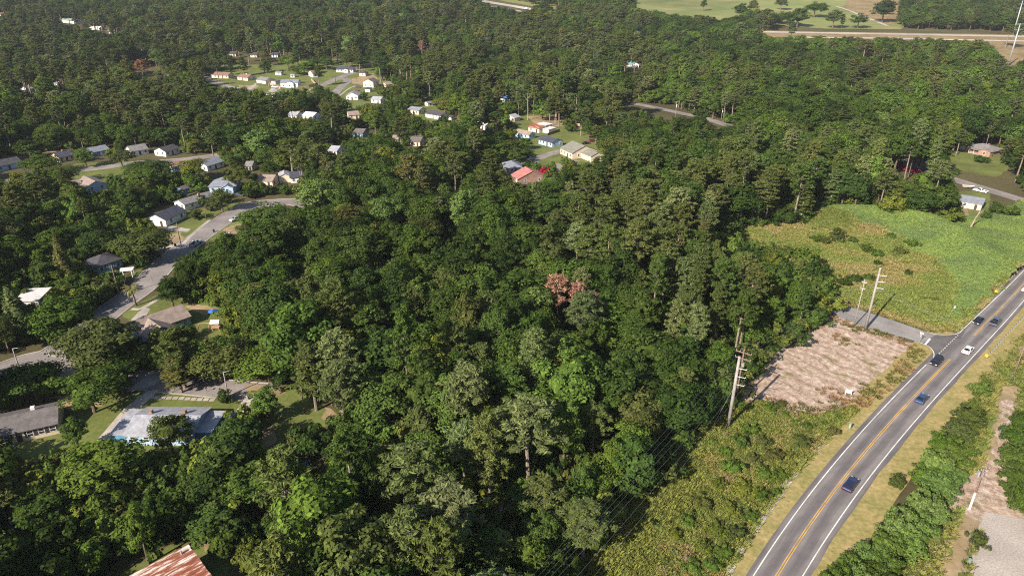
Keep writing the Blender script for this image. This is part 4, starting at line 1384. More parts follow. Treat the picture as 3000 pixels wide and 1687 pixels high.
off = at(1585, 1740, 15.5)
off2 = at(1545, 1700, 12.5)
names3 = ("top", "middle", "lower")
for k in range(3):
    e, e2 = armsA[k][1], arms2[k][1]
    wire(f"{names3[k]} transmission wire from the thick concrete pole to the tall pale pole", e, e2, 1.0)
    wire(f"{names3[k]} transmission wire running down the forest edge to the bottom of the picture", e, (off.x + 1.5 * k, off.y, off.z - 1.8 * k), 0.8)
# four conductors of the wooden line
fr = [0.0, .3, .7, 1.0]
for k, f in enumerate(fr):
    a = armsB[0][0].lerp(armsB[0][1], f)
    c = armsC[0][0].lerp(armsC[0][1], f)
    nm = ("outermost left", "second from left", "third from left", "outermost right")[k]
    wire(f"{nm} wire of the wooden pole line above the cleared lot", a, c, .7, .007)
    wire(f"{nm} wire of the wooden pole line along the forest edge", a, (off2.x + .9 * k, off2.y, off2.z), .7, .007)
    d = armsD[0][0].lerp(armsD[0][1], f)
    wire(f"{nm} wire crossing the main road to the right grass pole", c, d, 1.0, .006)
    e = armsE[0][0].lerp(armsE[0][1], f)
    wire(f"{nm} wire between the right grass pole and the sand strip pole", d, e, 1.0, .006)
    g = at(2810 + 6 * k, 1720, 11.0)
    wire(f"{nm} wire from the sand strip pole past the gravel yard", e, g, .6, .008)
guy = MB().tube([BA + Vector((-4.2, -1.2, 0)) - BA, Vector((-.3, 0, hA * .55))], .02, 5)
g = guy.build("guy_wire", M['steel'], tA)
MB().tube([Vector((-4.2, -1.2, 0)), Vector((-3.2, -.92, 2.6))], .07, 6).build("guy_guard", M['yellow_paint'], tA)
house_pole = at(350, 866, height_to((350, 866), (329, 777)) - .5)
wire("service wire sagging from the wooden pole to the hipped roof house eave", house_pole, at(372, 790, 4), .8, .02)

# ------------------------------------------------------------------ street furniture
def guardrail(label, p0, p1, capend):
    a, b = at(*p0), at(*p1)
    t = thing("guardrail", label, "guardrail", a, 0)
    d = b - a
    L = d.length
    d.normalize()
    n = Vector((-d.y, d.x, 0))
    prof = [(0, .45), (.06, .5), (0, .57), (.06, .64), (0, .72)]
    m = MB()
    for (o0, z0), (o1, z1) in zip(prof[:-1], prof[1:]):
        vs = [n * o0 + Vector((0, 0, z0)), d * L + n * o0 + Vector((0, 0, z0)), d * L + n * o1 + Vector((0, 0, z1)), n * o1 + Vector((0, 0, z1))]
        k = [v + n * .02 for v in vs]
        m.add(vs + k, [(0, 1, 2, 3), (7, 6, 5, 4), (0, 4, 5, 1), (2, 6, 7, 3), (1, 5, 6, 2), (3, 7, 4, 0)])
    m.build("rail", M['steel'], t)
    pm_ = MB().box(-.06, .06, -.09, .09, 0, .74).mesh("post", M['steel'])
    for i in range(int(L / 1.9) + 1):
        o = bpy.data.objects.new("post", pm_)
        link(o, t)
        o.location = d * (i * 1.9) - n * .11
    MB().tube([(-.15 * d.x, -.15 * d.y, .4), (-.15 * d.x, -.15 * d.y, .95)], .42, 12).build("end_cap", M['yellow_cap'], t)


guardrail("steel guardrail left of the main road past the junction, yellow end cap", (2917, 858), (3040, 742), 0)
guardrail("steel guardrail right of the main road beside the rough grass, yellow end cap", (2889, 1047), (3030, 897), 0)

sg = thing("road_sign", "road sign showing its pale back at the side road stop line", "road sign", at(2692, 1006), math.radians(30))
MB().tube([(0, 0, 0), (0, 0, 2.7)], .04, 6).build("post", M['steel'], sg)
octo = [(.4 * math.cos(math.pi / 8 + k * math.pi / 4), 2.35 + .4 * math.sin(math.pi / 8 + k * math.pi / 4)) for k in range(8)]
MB().prism(octo, -.05, -.02, 'y').build("sign_plate", M['white_trim'], sg)
MB().box(-.5, .5, -.03, .03, 2.8, 3.05).build("street_name_blade", M['white_trim'], sg)
MB().box(-.03, .03, -.5, .5, 3.06, 3.3).build("street_name_blade", M['white_trim'], sg)

es = thing("board_sign", "white board sign on two posts at the corner of the cleared lot", "sign", at(2484, 1158), math.radians(-28))
for x in (-.62, .62):
    MB().box(x - .05, x + .05, -.05, .05, 0, 1.7).build("post", M['white_trim'], es)
MB().box(-.57, .57, -.04, .04, .65, 1.6).build("board", M['white_trim'], es)
MB().box(-.45, .45, -.047, -.042, 1.15, 1.35).build("faded_band", plain("faded_blue_print", (0.3, 0.38, 0.46), .7), es)
LANDMARKS.append(("white board sign", 2484, 1150))

ub = thing("utility_box", "green utility pedestal in the weeds beside the left verge", "utility box", at(2489, 1256), math.radians(40))
MB().box(-.25, .25, -.2, .2, .3, 1.35).build("cabinet", M['green_metal'], ub, bevel=.03)
MB().box(-.28, .28, -.23, .23, 1.35, 1.43).build("lid", M['green_metal'], ub)
MB().box(-.06, .06, -.06, .06, 0, .3).build("post", M['green_metal'], ub)
um = thing("marker_post", "pale blue marker in the meadow grass near the junction", "marker post", at(2794, 910), 0)
MB().tube([(0, 0, 0), (0, 0, 1.3)], .06, 6).build("post", M['steel'], um)
MB().box(-.22, .22, -.04, .04, .75, 1.5).build("plate", plain("pale_blue_plate", (0.45, 0.62, 0.68), .5), um)
up = thing("utility_pedestal", "small green pedestal at the edge of the gravel yard", "utility box", at(2838, 1650), 0)
MB().box(-.16, .16, -.16, .16, 0, 1.0).build("cabinet", M['green_metal'], up, bevel=.03)
MB().box(-.2, .2, -.2, .2, 1.0, 1.07).build("lid", M['green_metal'], up)

pg = thing("pergola", "white wooden frame pergola beside the dark hipped roof house", "pergola", at(376, 812), math.radians(15))
for x in (-1.6, 1.6):
    for y in (-1.2, 1.2):
        MB().box(x - .09, x + .09, y - .09, y + .09, 0, 2.5).build("post", M['white_trim'], pg)
    MB().box(x - .06, x + .06, -1.5, 1.5, 2.5, 2.7).build("beam", M['white_trim'], pg)
for k in range(7):
    y = -1.4 + k * .46
    MB().box(-2.0, 2.0, y - .05, y + .05, 2.705, 2.85).build("slat", M['white_trim'], pg)

ps = thing("playset", "wooden playset with swing beam and pale roof at the yard edge", "playset", at(615, 968), math.radians(8))
for x in (-2.6, 0):
    for y in (-1, 1):
        MB().tube([(x, y, 0), (x, y * .1, 2.3)], .07, 6).build("swing_leg", M['timber'], ps)
MB().tube([(-2.8, 0, 2.32), (.9, 0, 2.32)], .08, 6).build("swing_beam", M['timber'], ps)
for x in (.9, 2.7):
    for y in (-.8, .8):
        MB().box(x - .06, x + .06, y - .06, y + .06, 0, 2.5).build("post", M['timber'], ps)
MB().box(.8, 2.8, -.9, .9, 1.1, 1.2).build("deck", M['timber'], ps)
MB().prism([(-1.1, 2.5), (0, 3.2), (1.1, 2.5), (1.0, 2.45), (0, 3.1), (-1.0, 2.45)], .6, 3.0, 'x').build("roof", M['lamp_white'], ps)
MB().prism([(1.0, 1.15), (3.4, .1), (3.4, .18), (1.0, 1.25)], 1.4, 2.1, 'x').build("slide", plain("pale_green_slide", (0.4, 0.6, 0.52), .4), ps)
um = thing("patio_umbrella", "bright blue canopy standing on the lawn above the playset", "umbrella", at(628, 929), 0)
MB().tube([(0, 0, 0), (0, 0, 2.4)], .04, 6).build("pole", M['steel'], um)
k8 = [(1.5 * math.cos(i * math.pi / 4), 1.5 * math.sin(i * math.pi / 4), 1.95) for i in range(8)]
MB().add(k8 + [(0, 0, 2.55), (0, 0, 2.5)] + [(x * .96, y * .96, z - .04) for x, y, z in k8], [(i, (i + 1) % 8, 8) for i in range(8)] + [((i + 1) % 8 + 10, i + 10, 9) for i in range(8)]).build("canopy", plain("blue_canopy", (0.03, 0.13, 0.5), .6), um)
LANDMARKS.append(("wooden playset", 615, 955))


def fence(label, pts, m, h=1.8):
    P = [at(*p) for p in pts]
    t = thing("board_fence", label, "fence", P[0], 0, None)
    for a, b in zip(P[:-1], P[1:]):
        L = (b - a).length
        k = max(1, round(L / 2.4))
        for i in range(k):
            p, q = a.lerp(b, i / k) - P[0], a.lerp(b, (i + .97) / k) - P[0]
            d = (q - p).normalized(); n = Vector((-d.y, d.x, 0)) * .03
            MB().add([p + n, q + n, q - n, p - n] + [v + Vector((0, 0, h)) for v in (p + n, q + n, q - n, p - n)], [(3, 2, 1, 0), (4, 5, 6, 7), (0, 1, 5, 4), (1, 2, 6, 5), (2, 3, 7, 6), (3, 0, 4, 7)]).build("fence_panel", m, t)
    return t


fence("orange board fence left of the tall pale cottage", [(791, 249), (822, 260)], M['timber'])
fence("orange board fence right of the tall pale cottage, bending at a shed", [(872, 259), (905, 256), (926, 250), (912, 236)], M['timber'])
fence("brown board fence above the light blue bungalow", [(1604, 398), (1640, 386)], plain("brown_boards", (0.2, 0.09, 0.05), .8), 1.6)
fence("pale wooden fence panel at the edge of the bare yard", [(1676, 371), (1700, 371)], M['timber'], 1.9)
fence("low white fence beside the white flat roofed shed", [(20, 900), (40, 893)], M['white_trim'], 1.2)
for lab, p in (("dark wheeled bin beside the driveway kerb below the white house", (514, 722)), ("dark wheeled bin beside the concrete driveway of the long house", (731, 1168)), ("dark wheeled bin on the street edge near the strip driveway", (627, 680))):
    t = thing("wheeled_bin", lab, "bin", at(*p), random.uniform(0, 3), "wheeled bins")
    MB().prism([(-.28, .08), (.24, .08), (.32, 1.0), (-.32, 1.0)], -.28, .28, 'y').build("bin_body", M['tyre'], t)
    MB().box(-.34, .36, -.31, .31, 1.0, 1.08).build("lid", M['tyre'], t)
for i, (lab, p) in enumerate((("first mailbox from the left along the short street", (489, 1143)), ("second mailbox from the left along the short street", (512, 1145)), ("third mailbox from the left along the short street", (606, 1148)), ("fourth mailbox from the left along the short street", (646, 1151)))):
    t = thing("mailbox", lab, "mailbox", at(*p), 0, "mailboxes along the short street")
    MB().box(-.05, .05, -.05, .05, 0, 1.05).build("post", M['pole_wood'], t)
    MB().prism([(-.13, 1.05), (.13, 1.05), (.13, 1.2), (.08, 1.29), (-.08, 1.29), (-.13, 1.2)], -.25, .25, 'y').build("box", M['tyre'], t)
ac = thing("air_conditioner", "grey air conditioner box on the ground below the cream house windows", "air conditioner", at(37, 1306), .2)
MB().box(-.45, .45, -.45, .45, 0, .85).build("cabinet", M['steel'], ac, bevel=.03)
MB().tube([(0, 0, .85), (0, 0, .9)], .36, 14).build("fan_grille", M['tyre'], ac)
# ------------------------------------------------------------------ foliage meshes
def cards(C, Nn, size, aspect, r):
    """diamond shaped leaves: centres, normals, half lengths"""
    n = len(C)
    Nn = Nn / np.maximum(np.linalg.norm(Nn, axis=1, keepdims=True), 1e-6)
    a = r.normal(size=(n, 3))
    T = np.cross(Nn, a)
    T /= np.maximum(np.linalg.norm(T, axis=1, keepdims=True), 1e-6)
    B = np.cross(Nn, T)
    s = size[:, None]
    V = np.stack([C - T * s, C - B * s * aspect, C + T * s, C + B * s * aspect], 1).reshape(-1, 3)
    F = np.arange(4 * n).reshape(-1, 4)
    return V, F


def ball(r, n):
    d = r.normal(size=(n, 3))
    return d / np.linalg.norm(d, axis=1, keepdims=True)


def crown_broad(seed, R=4.6, zc=10.5, hz=5.2, clumps=44, per=62, leaf=(.21, .37), lobes=True, squash=.72, rag=0.0):
    r = np.random.default_rng(seed)
    Cs, Ns, Ss = [], [], []
    d = ball(r, clumps * 3)
    d = d[d[:, 2] > -0.55][:clumps]
    lob = ball(r, 5)
    for i, u in enumerate(d):
        k = r.uniform(.5 - rag, .97 + rag * .6)
        if lobes:
            k *= .82 + .3 * max(0, float(np.max(lob @ u)))
        c = np.array([u[0] * R, u[1] * R, u[2] * hz]) * k
        cr = r.uniform(.85, 1.75) * R / 4.6
        q = ball(r, per)
        rad = cr * r.uniform(.55, 1.05, size=(per, 1))
        p = c + q * rad * np.array([1, 1, squash])
        nn = q * .75 + u * .35 + np.array([0, 0, .35]) + r.normal(size=(per, 3)) * .38
        keep = ~((q[:, 2] < -.45) & (r.random(per) < .75))
        Cs.append(p[keep]); Ns.append(nn[keep]); Ss.append(r.uniform(*leaf, size=per)[keep])
    q = ball(r, 150)
    core = q * np.array([R, R, hz]) * .5
    Cs.append(core); Ns.append(q); Ss.append(np.full(150, .75))
    C = np.concatenate(Cs) + np.array([0, 0, zc])
    return cards(C, np.concatenate(Ns), np.concatenate(Ss), .62, r)


def crown_pine(seed, zt=21.0, zb=10.0, R=3.4, branches=34, tufts=4, per=30, dead=False, nl=(.27, .5)):
    r = np.random.default_rng(seed)
    Cs, Ns, Ss = [], [], []
    limbs = []
    for i in range(branches):
        f = (i + r.uniform(-.4, .4)) / branches
        z = zb + (zt - zb) * f
        prof = max(0.0, 1 - f) ** .42 * (.62 + .38 * min(1, f * 3.5 + .1))
        L = max(.5, R * prof * r.uniform(.7, 1.2))
        ang = i * 2.4 + r.uniform(-.5, .5)
        up = r.uniform(.05, .5)
        dirv = np.array([math.cos(ang), math.sin(ang), up])
        base = np.array([0, 0, z])
        limbs.append((base, base + dirv * L * .9))
        for k in range(tufts):
            t = (.35 + .65 * (k + 1) / tufts) * r.uniform(.85, 1.08)
            c = base + dirv * L * t + r.normal(size=3) * np.array([.4, .4, .18])
            n = per
            q = ball(r, n)
            q[:, 2] = np.abs(q[:, 2]) * .8 - .18
            rad = r.uniform(.2, .72, size=(n, 1))
            Cs.append(c + q * rad); Ss.append(r.uniform(*nl, size=n))
            Ns.append(q * .6 + np.array([0, 0, .55]) + r.normal(size=(n, 3)) * .5)
    V, F = cards(np.concatenate(Cs), np.concatenate(Ns), np.concatenate(Ss), .3, r)
    return V, F, limbs


def mesh_np(name, V, F, m):
    me = bpy.data.meshes.new(name)
    k = F.shape[1]
    me.vertices.add(len(V))
    me.vertices.foreach_set("co", np.asarray(V, np.float32).ravel())
    me.loops.add(F.size)
    me.loops.foreach_set("vertex_index", F.astype(np.int32).ravel())
    me.polygons.add(len(F))
    me.polygons.foreach_set("loop_start", np.arange(0, F.size, k, dtype=np.int32))
    me.update(calc_edges=True)
    me.materials.append(m)
    return me


def trunk_mb(h, r0, limbs=(), lean=0.0, fork=0, seed=0):
    rr = random.Random(seed)
    m = MB()
    pts = [(lean * (t ** 2) * h + rr.uniform(-.12, .12) * (t > 0), rr.uniform(-.12, .12) * (t > 0), -.3 + (h + .3) * t) for t in (0, .25, .5, .75, 1)]
    m.tube(pts, [r0 * 1.25, r0, r0 * .8, r0 * .55, r0 * .2], 7)
    for a, b in limbs:
        a, b = Vector(a), Vector(b)
        mid = a.lerp(b, .5) + Vector((0, 0, -.15))
        m.tube([a, mid, b], [r0 * .28, r0 * .18, r0 * .07], 4, caps=False)
    for i in range(fork):
        an = i * 2.4 + rr.uniform(0, 1)
        z = h * rr.uniform(.42, .75)
        L = h * rr.uniform(.2, .32)
        p = Vector((lean * (z / h) ** 2 * h, 0, z))
        e = p + Vector((math.cos(an) * L * .75, math.sin(an) * L * .75, L * .8))
        m.tube([p, p.lerp(e, .5) + Vector((0, 0, -.2)), e], [r0 * .45, r0 * .3, r0 * .1], 5, caps=False)
    return m


class Proto:
    def __init__(self, crown, trunk):
        self.crown, self.trunk = crown, trunk
        nv = len(crown.vertices)
        me = crown.copy()
        bm = bmesh.new()
        bm.from_mesh(crown)
        bm.from_mesh(trunk)
        k = len(crown.polygons)
        bm.faces.ensure_lookup_table()
        for i, f in enumerate(bm.faces):
            f.material_index = 0 if i < k else 1
        bm.to_mesh(me)
        bm.free()
        me.materials.append(trunk.materials[0])
        me.name = "whole_" + crown.name
        self.whole = me


BROAD, PINE = [], []
for i, (R, zc, hz, n, per, sq) in enumerate([(4.7, 9.3, 6.3, 54, 118, .8), (4.3, 9.6, 6.6, 52, 118, .9), (5.4, 9.3, 5.2, 60, 112, .75), (3.7, 9.6, 6.9, 48, 118, .95), (4.9, 9.3, 6.0, 42, 140, .8), (4.4, 9.4, 6.2, 70, 92, .85)]):
    V, F = crown_broad(100 + i, R, zc, hz, n, per, squash=sq)
    BROAD.append(Proto(mesh_np("broadleaf_crown", V, F, M['leaf']), trunk_mb(12.5, .3, fork=6, seed=i).mesh("broadleaf_trunk", M['bark'])))
for i, (zt, zb, R, nb) in enumerate([(21, 12.5, 4.1, 36), (21, 10.5, 3.7, 42), (21, 13.5, 4.4, 32), (21, 11.5, 3.9, 38), (21, 6.5, 3.1, 50)]):
    V, F, limbs = crown_pine(200 + i, zt, zb, R, nb, 4, 32)
    PINE.append(Proto(mesh_np("pine_crown", V, F, M['needle']), trunk_mb(20.5, .27, limbs=limbs[:24], seed=20 + i).mesh("pine_trunk", M['pale_bark'])))
SHRUB = []
for i in range(3):
    V, F = crown_broad(300 + i, 1.9, 1.35, 1.5, 24, 60, leaf=(.13, .25), squash=.85, rag=.3)
    SHRUB.append(Proto(mesh_np("shrub_foliage", V, F, M['leaf']), trunk_mb(1.8, .07, fork=4, seed=40 + i).mesh("shrub_stem", M['bark'])))
CEDAR = []
for i in range(2):
    r_ = np.random.default_rng(400 + i)
    n = 3000
    f = r_.random(n) ** 1.25
    ang = r_.random(n) * 2 * math.pi
    rad = 2.1 * (1 - f) ** .75 * (.6 + .4 * r_.random(n)) * (1 + .18 * np.sin(ang * 5 + f * 14))
    C = np.stack([np.cos(ang) * rad, np.sin(ang) * rad, .4 + 11.5 * f], 1)
    Nn = np.stack([np.cos(ang), np.sin(ang), np.full(n, .7)], 1) + r_.normal(size=(n, 3)) * .4
    V, F = cards(C, Nn, r_.uniform(.2, .42, n), .5, r_)
    CEDAR.append(Proto(mesh_np("cedar_crown", V, F, M['needle']), trunk_mb(11, .22, seed=60 + i).mesh("cedar_trunk", M['bark'])))
DEAD = []
for i in range(2):
    V, F, limbs = crown_pine(500 + i, 19, 10, 4.3, 34, 4, 15, nl=(.3, .55))
    tr = trunk_mb(18.6, .28, limbs=[(a, a + (b - a) * 1.1) for a, b in limbs], seed=70 + i)
    DEAD.append(Proto(mesh_np("dead_crown", V, F, M['needle']), tr.mesh("dead_trunk", M['dead_wood'])))
# bush with feathery young growth down to the ground (row beside the main road)
YOUNG = []
for i in range(3):
    V, F = crown_broad(600 + i, 2.4, 2.3, 2.3, 56, 110, leaf=(.11, .22), squash=.9, rag=.35)
    YOUNG.append(Proto(mesh_np("young_tree_crown", V, F, M['leaf']), trunk_mb(3.5, .1, fork=5, seed=80 + i).mesh("young_tree_trunk", M['bark'])))

TONES = {'dark green': (.034, .060, .015), 'deep green': (.046, .079, .018), 'mid green': (.060, .099, .021), 'fresh green': (.080, .130, .025), 'bright green': (.11, .170, .045), 'yellow-green': (.112, .138, .026), 'olive': (.074, .095, .028),
         'grey-green': (.082, .108, .038), 'pale grey-green': (.120, .145, .058), 'brownish olive': (.088, .094, .032), 'rust red': (.24, .135, .105), 'rust brown': (.22, .11, .055), 'crimson': (.3, .02, .05), 'pink': (.3, .12, .14)}


def jitter(c, r, a=.14):
    k = 1 + r.uniform(-a, a)
    return (c[0] * 1.04 * k * (1 + r.uniform(-.08, .08)), c[1] * k, c[2] * k * (1 + r.uniform(-.12, .12)))


TREES = []   # records awaiting a label


def tree(name, proto, loc, sx, sz, rz, tone, cat, label=None, group=None, parts=("crown", "trunk"), tint=None, lean=0.0, mark=None):
    t = thing(name, label, cat, loc, rz, group)
    t.scale = (sx, sx, sz)
    t.rotation_euler.x = lean
    c = bpy.data.objects.new(parts[0], proto.crown)
    link(c, t)
    c["tint"] = tint or jitter(TONES[tone], random)
    link(bpy.data.objects.new(parts[1], proto.trunk), t)
    if label is None:
        TREES.append((t, tone, cat, sz))
    return t


HERO_PX = []   # crown centre pixel + radius of the hand placed trees


def hero(kind, cx, cy, height, width, tone, label, mark=None, name=None, cat="tree", group=None, idx=None, lean=0.0):
    """placed from the crown's middle as the photo shows it"""
    lib, h0, w0 = {'broad': (BROAD, 15.6, 9.4), 'pine': (PINE, 21.3, 7.4), 'cedar': (CEDAR, 12.0, 4.2), 'dead': (DEAD, 19.3, 8.6), 'shrub': (SHRUB, 2.9, 4.2), 'young': (YOUNG, 5.0, 5.4)}[kind]
    zf = {'broad': .66, 'pine': .74, 'cedar': .5, 'dead': .76, 'shrub': .5, 'young': .5}[kind]
    p = at(cx, cy, height * zf)
    base = Vector((p.x, p.y, float(hill(p.y))))
    pr = lib[idx if idx is not None else (len(HERO_PX) % len(lib))]
    nm = name or {'broad': "broadleaf_tree", 'pine': "pine_tree", 'cedar': "cedar_tree", 'dead': "dead_pine", 'shrub': "shrub", 'young': "young_tree"}[kind]
    parts = ("foliage", "stem") if kind == 'shrub' else ("crown", "trunk")
    t = tree(nm, pr, base, width / w0, height / h0, random.uniform(0, 6.28), tone, cat, label, group, parts, lean=lean)
    HERO_PX.append((base.x, base.y, width * .5))
    if mark:
        LANDMARKS.append((mark, cx, cy))
    return t


hero('dead', 1634, 848, 18, 8.5, 'rust red', "rust red dead pine with round crown, left one of the dead cluster", "round red dead pine", idx=0)
hero('dead', 1692, 866, 17, 6, 'rust red', "rust red dead pine with narrow crown, upper right in the dead cluster", idx=1)
hero('dead', 1730, 895, 16, 7.0, 'rust red', "rust red dead pine at the lower right end of the dead cluster", "lowest red dead pine", idx=0)
hero('dead', 1235, 133, 19, 9, 'rust red', "far pinkish red dead tree standing alone in the upper wood", "far red dead tree", idx=1)
hero('dead', 413, 192, 20, 14, 'rust brown', "rust brown tree high in the dark wood at upper left", "rust brown tree", idx=0)
hero('broad', 1495, 655, 17, 10, 'bright green', "bright pale green round tree in the middle of the wood", "pale green round tree", idx=1)
hero('broad', 1248, 800, 14, 7.5, 'deep green', "dense rounded deep green tree standing before a black gap in the wood", "rounded gap tree", idx=3)
hero('broad', 1412, 850, 19, 14, 'mid green', "large spreading green tree with pale trunk showing below its crown", "pale trunked spreading tree", idx=0)
hero('pine', 1545, 1255, 21, 12, 'pale grey-green', "pale grey-green tufted pine in the lower middle of the wood", "pale tufted pine", idx=2)
hero('pine', 1205, 1395, 20, 10.5, 'grey-green', "grey-green pine with dark gap below it, left of a twin", "left grey-green pine twin", idx=2)
hero('pine', 1318, 1500, 19, 10.5, 'pale grey-green', "pale grey-green pine, right and nearer one of a twin", "right pale pine twin", idx=0)
hero('broad', 1655, 1260, 17, 8.5, 'fresh green', "fresh green tree right beside the pale tufted pine", idx=1)
hero('broad', 405, 1545, 12, 6.5, 'fresh green', "fresh green tree with leafy tiers below the dark wood at lower left", "tiered fresh green tree", idx=3)
hero('broad', 945, 560, 18, 15, 'bright green', "broad light green tree at the end of the curving street", "broad light green tree", idx=2)
hero('broad', 1130, 625, 16, 13, 'bright green', "light green spreading tree in the left middle of the wood", "light green spreading tree", idx=0)
hero('broad', 1322, 300, 13, 16, 'yellow-green', "yellow-green round tree below the centre houses' pines", "yellow-green round tree", idx=2)
hero('broad', 1675, 158, 20, 34, 'mid green', "very broad dome shaped green tree in the upper middle of the wood", "broad dome tree", idx=2)
hero('broad', 2592, 360, 16, 15, 'bright green', "lime green tree standing out in the right wood", "lime green tree", idx=1)
hero('broad', 1185, 190, 16, 16, 'yellow-green', "yellow-green tree top in the upper middle of the wood", idx=0)
# trees among the houses at left
hero('broad', 292, 985, 14, 15, 'olive', "big round olive green oak between the street and the taupe roofed house", "big olive oak", idx=2)
hero('broad', 175, 930, 15, 13, 'mid green', "broad mid green tree left of the big olive oak", "olive oak's left neighbour", idx=0)
hero('cedar', 45, 910, 15, 9, 'grey-green', "tall grey-green cedar at the left picture edge", "grey cedar", idx=0)
hero('cedar', 182, 765, 17, 7, 'brownish olive', "tall narrow brownish cedar against dark trees at left", "narrow brownish cedar", idx=1)
hero('pine', 512, 1008, 16, 10, 'olive', "feathery olive pine hiding the taupe roofed house", "feathery olive pine", idx=4)
hero('pine', 515, 1078, 9, 8, 'brownish olive', "smaller olive pine below the feathery olive pine", idx=4)
hero('broad', 90, 1105, 9, 12, 'mid green', "low wide green tree in front of the intersection at left", "low intersection tree", idx=2)
hero('broad', 255, 1135, 10, 11, 'mid green', "green tree above the ranch house's shaded yard", idx=2)
hero('broad', 345, 1104, 8, 8, 'deep green', "deep green tree at the corner of the short street and its driveway", idx=0)
hero('broad', 490, 1258, 9, 8, 'olive', "thin forked yard tree standing in front of the long house", "forked yard tree", idx=4)
hero('broad', 215, 1262, 8, 6, 'mid green', "green tree covering the right end of the cream house roof", idx=3)
hero('broad', 695, 1272, 9, 10, 'deep green', "dense dark tree at the right end of the long house", "dense tree beside the pickup", idx=5)
hero('broad', 775, 1175, 9, 7.5, 'fresh green', "fresh green tree at the mouth of the long house's right driveway", "driveway mouth tree", idx=3)
hero('shrub', 655, 1166, 2.8, 4.2, 'deep green', "rounded dark shrub at the end of the slab walk")
hero('broad', 470, 700, 12, 12, 'olive', "grey olive tree left of the street in front of the white corner house", idx=2) if False else None
hero('broad', 400, 705, 12, 15, 'olive', "wide olive tree left of the blue-black roofed house driveway", "wide olive tree", idx=2)
hero('broad', 645, 580, 9, 10, 'olive', "dark round tree covering the blue-grey hipped roof house's left", "round tree by the curve", idx=0)
hero('broad', 768, 628, 13, 15, 'mid green', "broad dark green tree hiding the street's far bend", "street bend tree", idx=2)
hero('broad', 745, 685, 12, 12, 'deep green', "deep green tree between the strip driveway and the wood", idx=0)
hero('broad', 690, 505, 11, 13, 'olive', "olive tree right of the blue-grey hipped roof house", idx=4)
hero('broad', 160, 505, 9, 14, 'mid green', "low green tree on the near side of the back street at left", idx=2)
hero('broad', 430, 520, 10, 14, 'fresh green', "fresh green tree right of the blue gabled house", idx=0)
hero('shrub', 590, 590, 4, 6, 'mid green', "leafy shrub hiding the grey street house's wall")
hero('broad', 245, 455, 9, 10, 'fresh green', "dense round green tree right of the navy roofed row house", idx=5)
hero('broad', 350, 455, 9, 10, 'olive', "round olive tree right of the steel blue roof", idx=2)
hero('broad', 110, 475, 9, 15, 'mid green', "wide green tree beside the long charcoal row house roof", idx=2)
hero('broad', 440, 490, 10, 18, 'mid green', "broad green tree above the blue gabled house's right", idx=2)
hero('broad', 565, 490, 10, 13, 'yellow-green', "yellow-green tree right of the small teal house", idx=0)
hero('pine', 850, 440, 19, 14, 'olive', "tall olive pine with long bare trunk in the upper left neighbourhood", "tall bare trunked pine", idx=2)
hero('pine', 930, 208, 17, 9, 'olive', "dark pine standing left of the navy roofed cottage", idx=1)
hero('shrub', 2873, 466, 3.5, 8, 'deep green', "round clipped shrub on the ranch house lawn at right", "round lawn shrub")
hero('shrub', 2868, 1582, 2.6, 3.4, 'olive', "clipped dome shaped bush beside the gravel yard", "clipped bush by the gravel")
hero('shrub', 1597, 508, 5, 5, 'crimson', "crimson flowering tree beside the red roofed house", "crimson flowering tree", cat="flowering tree", name="flowering_shrub")
hero('shrub', 1568, 495, 6, 9, 'mid green', "green shrub tree left of the crimson flowering tree")
hero('shrub', 1500, 499, 2.4, 5, 'crimson', "red flowering bush along the eave of the blue-grey house", cat="flowering bush", name="flowering_shrub")
for i, (x, y, l) in enumerate(((2634, 487, "leftmost of three crimson bushes beside the right hand driveway"), (2654, 493, "middle one of three crimson bushes beside the right hand driveway"), (2673, 498, "rightmost and largest of three crimson bushes beside the right hand driveway"))):
    hero('shrub', x, y, 3.2, 5.2 + i * .5, 'crimson', l, cat="flowering bush", name="flowering_shrub", group="crimson bushes")
hero('shrub', 1780, 407, 4, 4, 'crimson', "small red flowering bush right of the parked black cars", cat="flowering bush", name="flowering_shrub")
# pasture trees on the far rise
for x, y, h, w, tone, l in ((2062, 12, 16, 12, 'deep green', "lone slim tree in the far pasture, leftmost"), (2176, 27, 16, 26, 'deep green', "broad dark tree at the pasture's lower edge"), (2208, 15, 18, 16, 'olive', "tall thin tree beside the broad pasture tree"),
                            (2290, 6, 16, 22, 'olive', "tree at the top of the pasture beside the track"), (2340, 45, 18, 28, 'mid green', "large leafy tree in the dip of the far pasture"), (2390, 20, 16, 27, 'deep green', "round dark tree at the right end of the pasture"),
                            (2445, 50, 14, 26, 'grey-green', "grey-green tree left of the winding farm track"), (2518, 55, 12, 22, 'mid green', "small green tree right of the winding farm track"), (2592, 25, 17, 34, 'dark green', "wide dark pine tree in the farm yard at the top edge"), (2240, 50, 15, 30, 'grey-green', "grey-green tree cluster mate below the pasture")):
    hero('broad', x, y, max(h, w * .85), w, tone, l, idx=None)
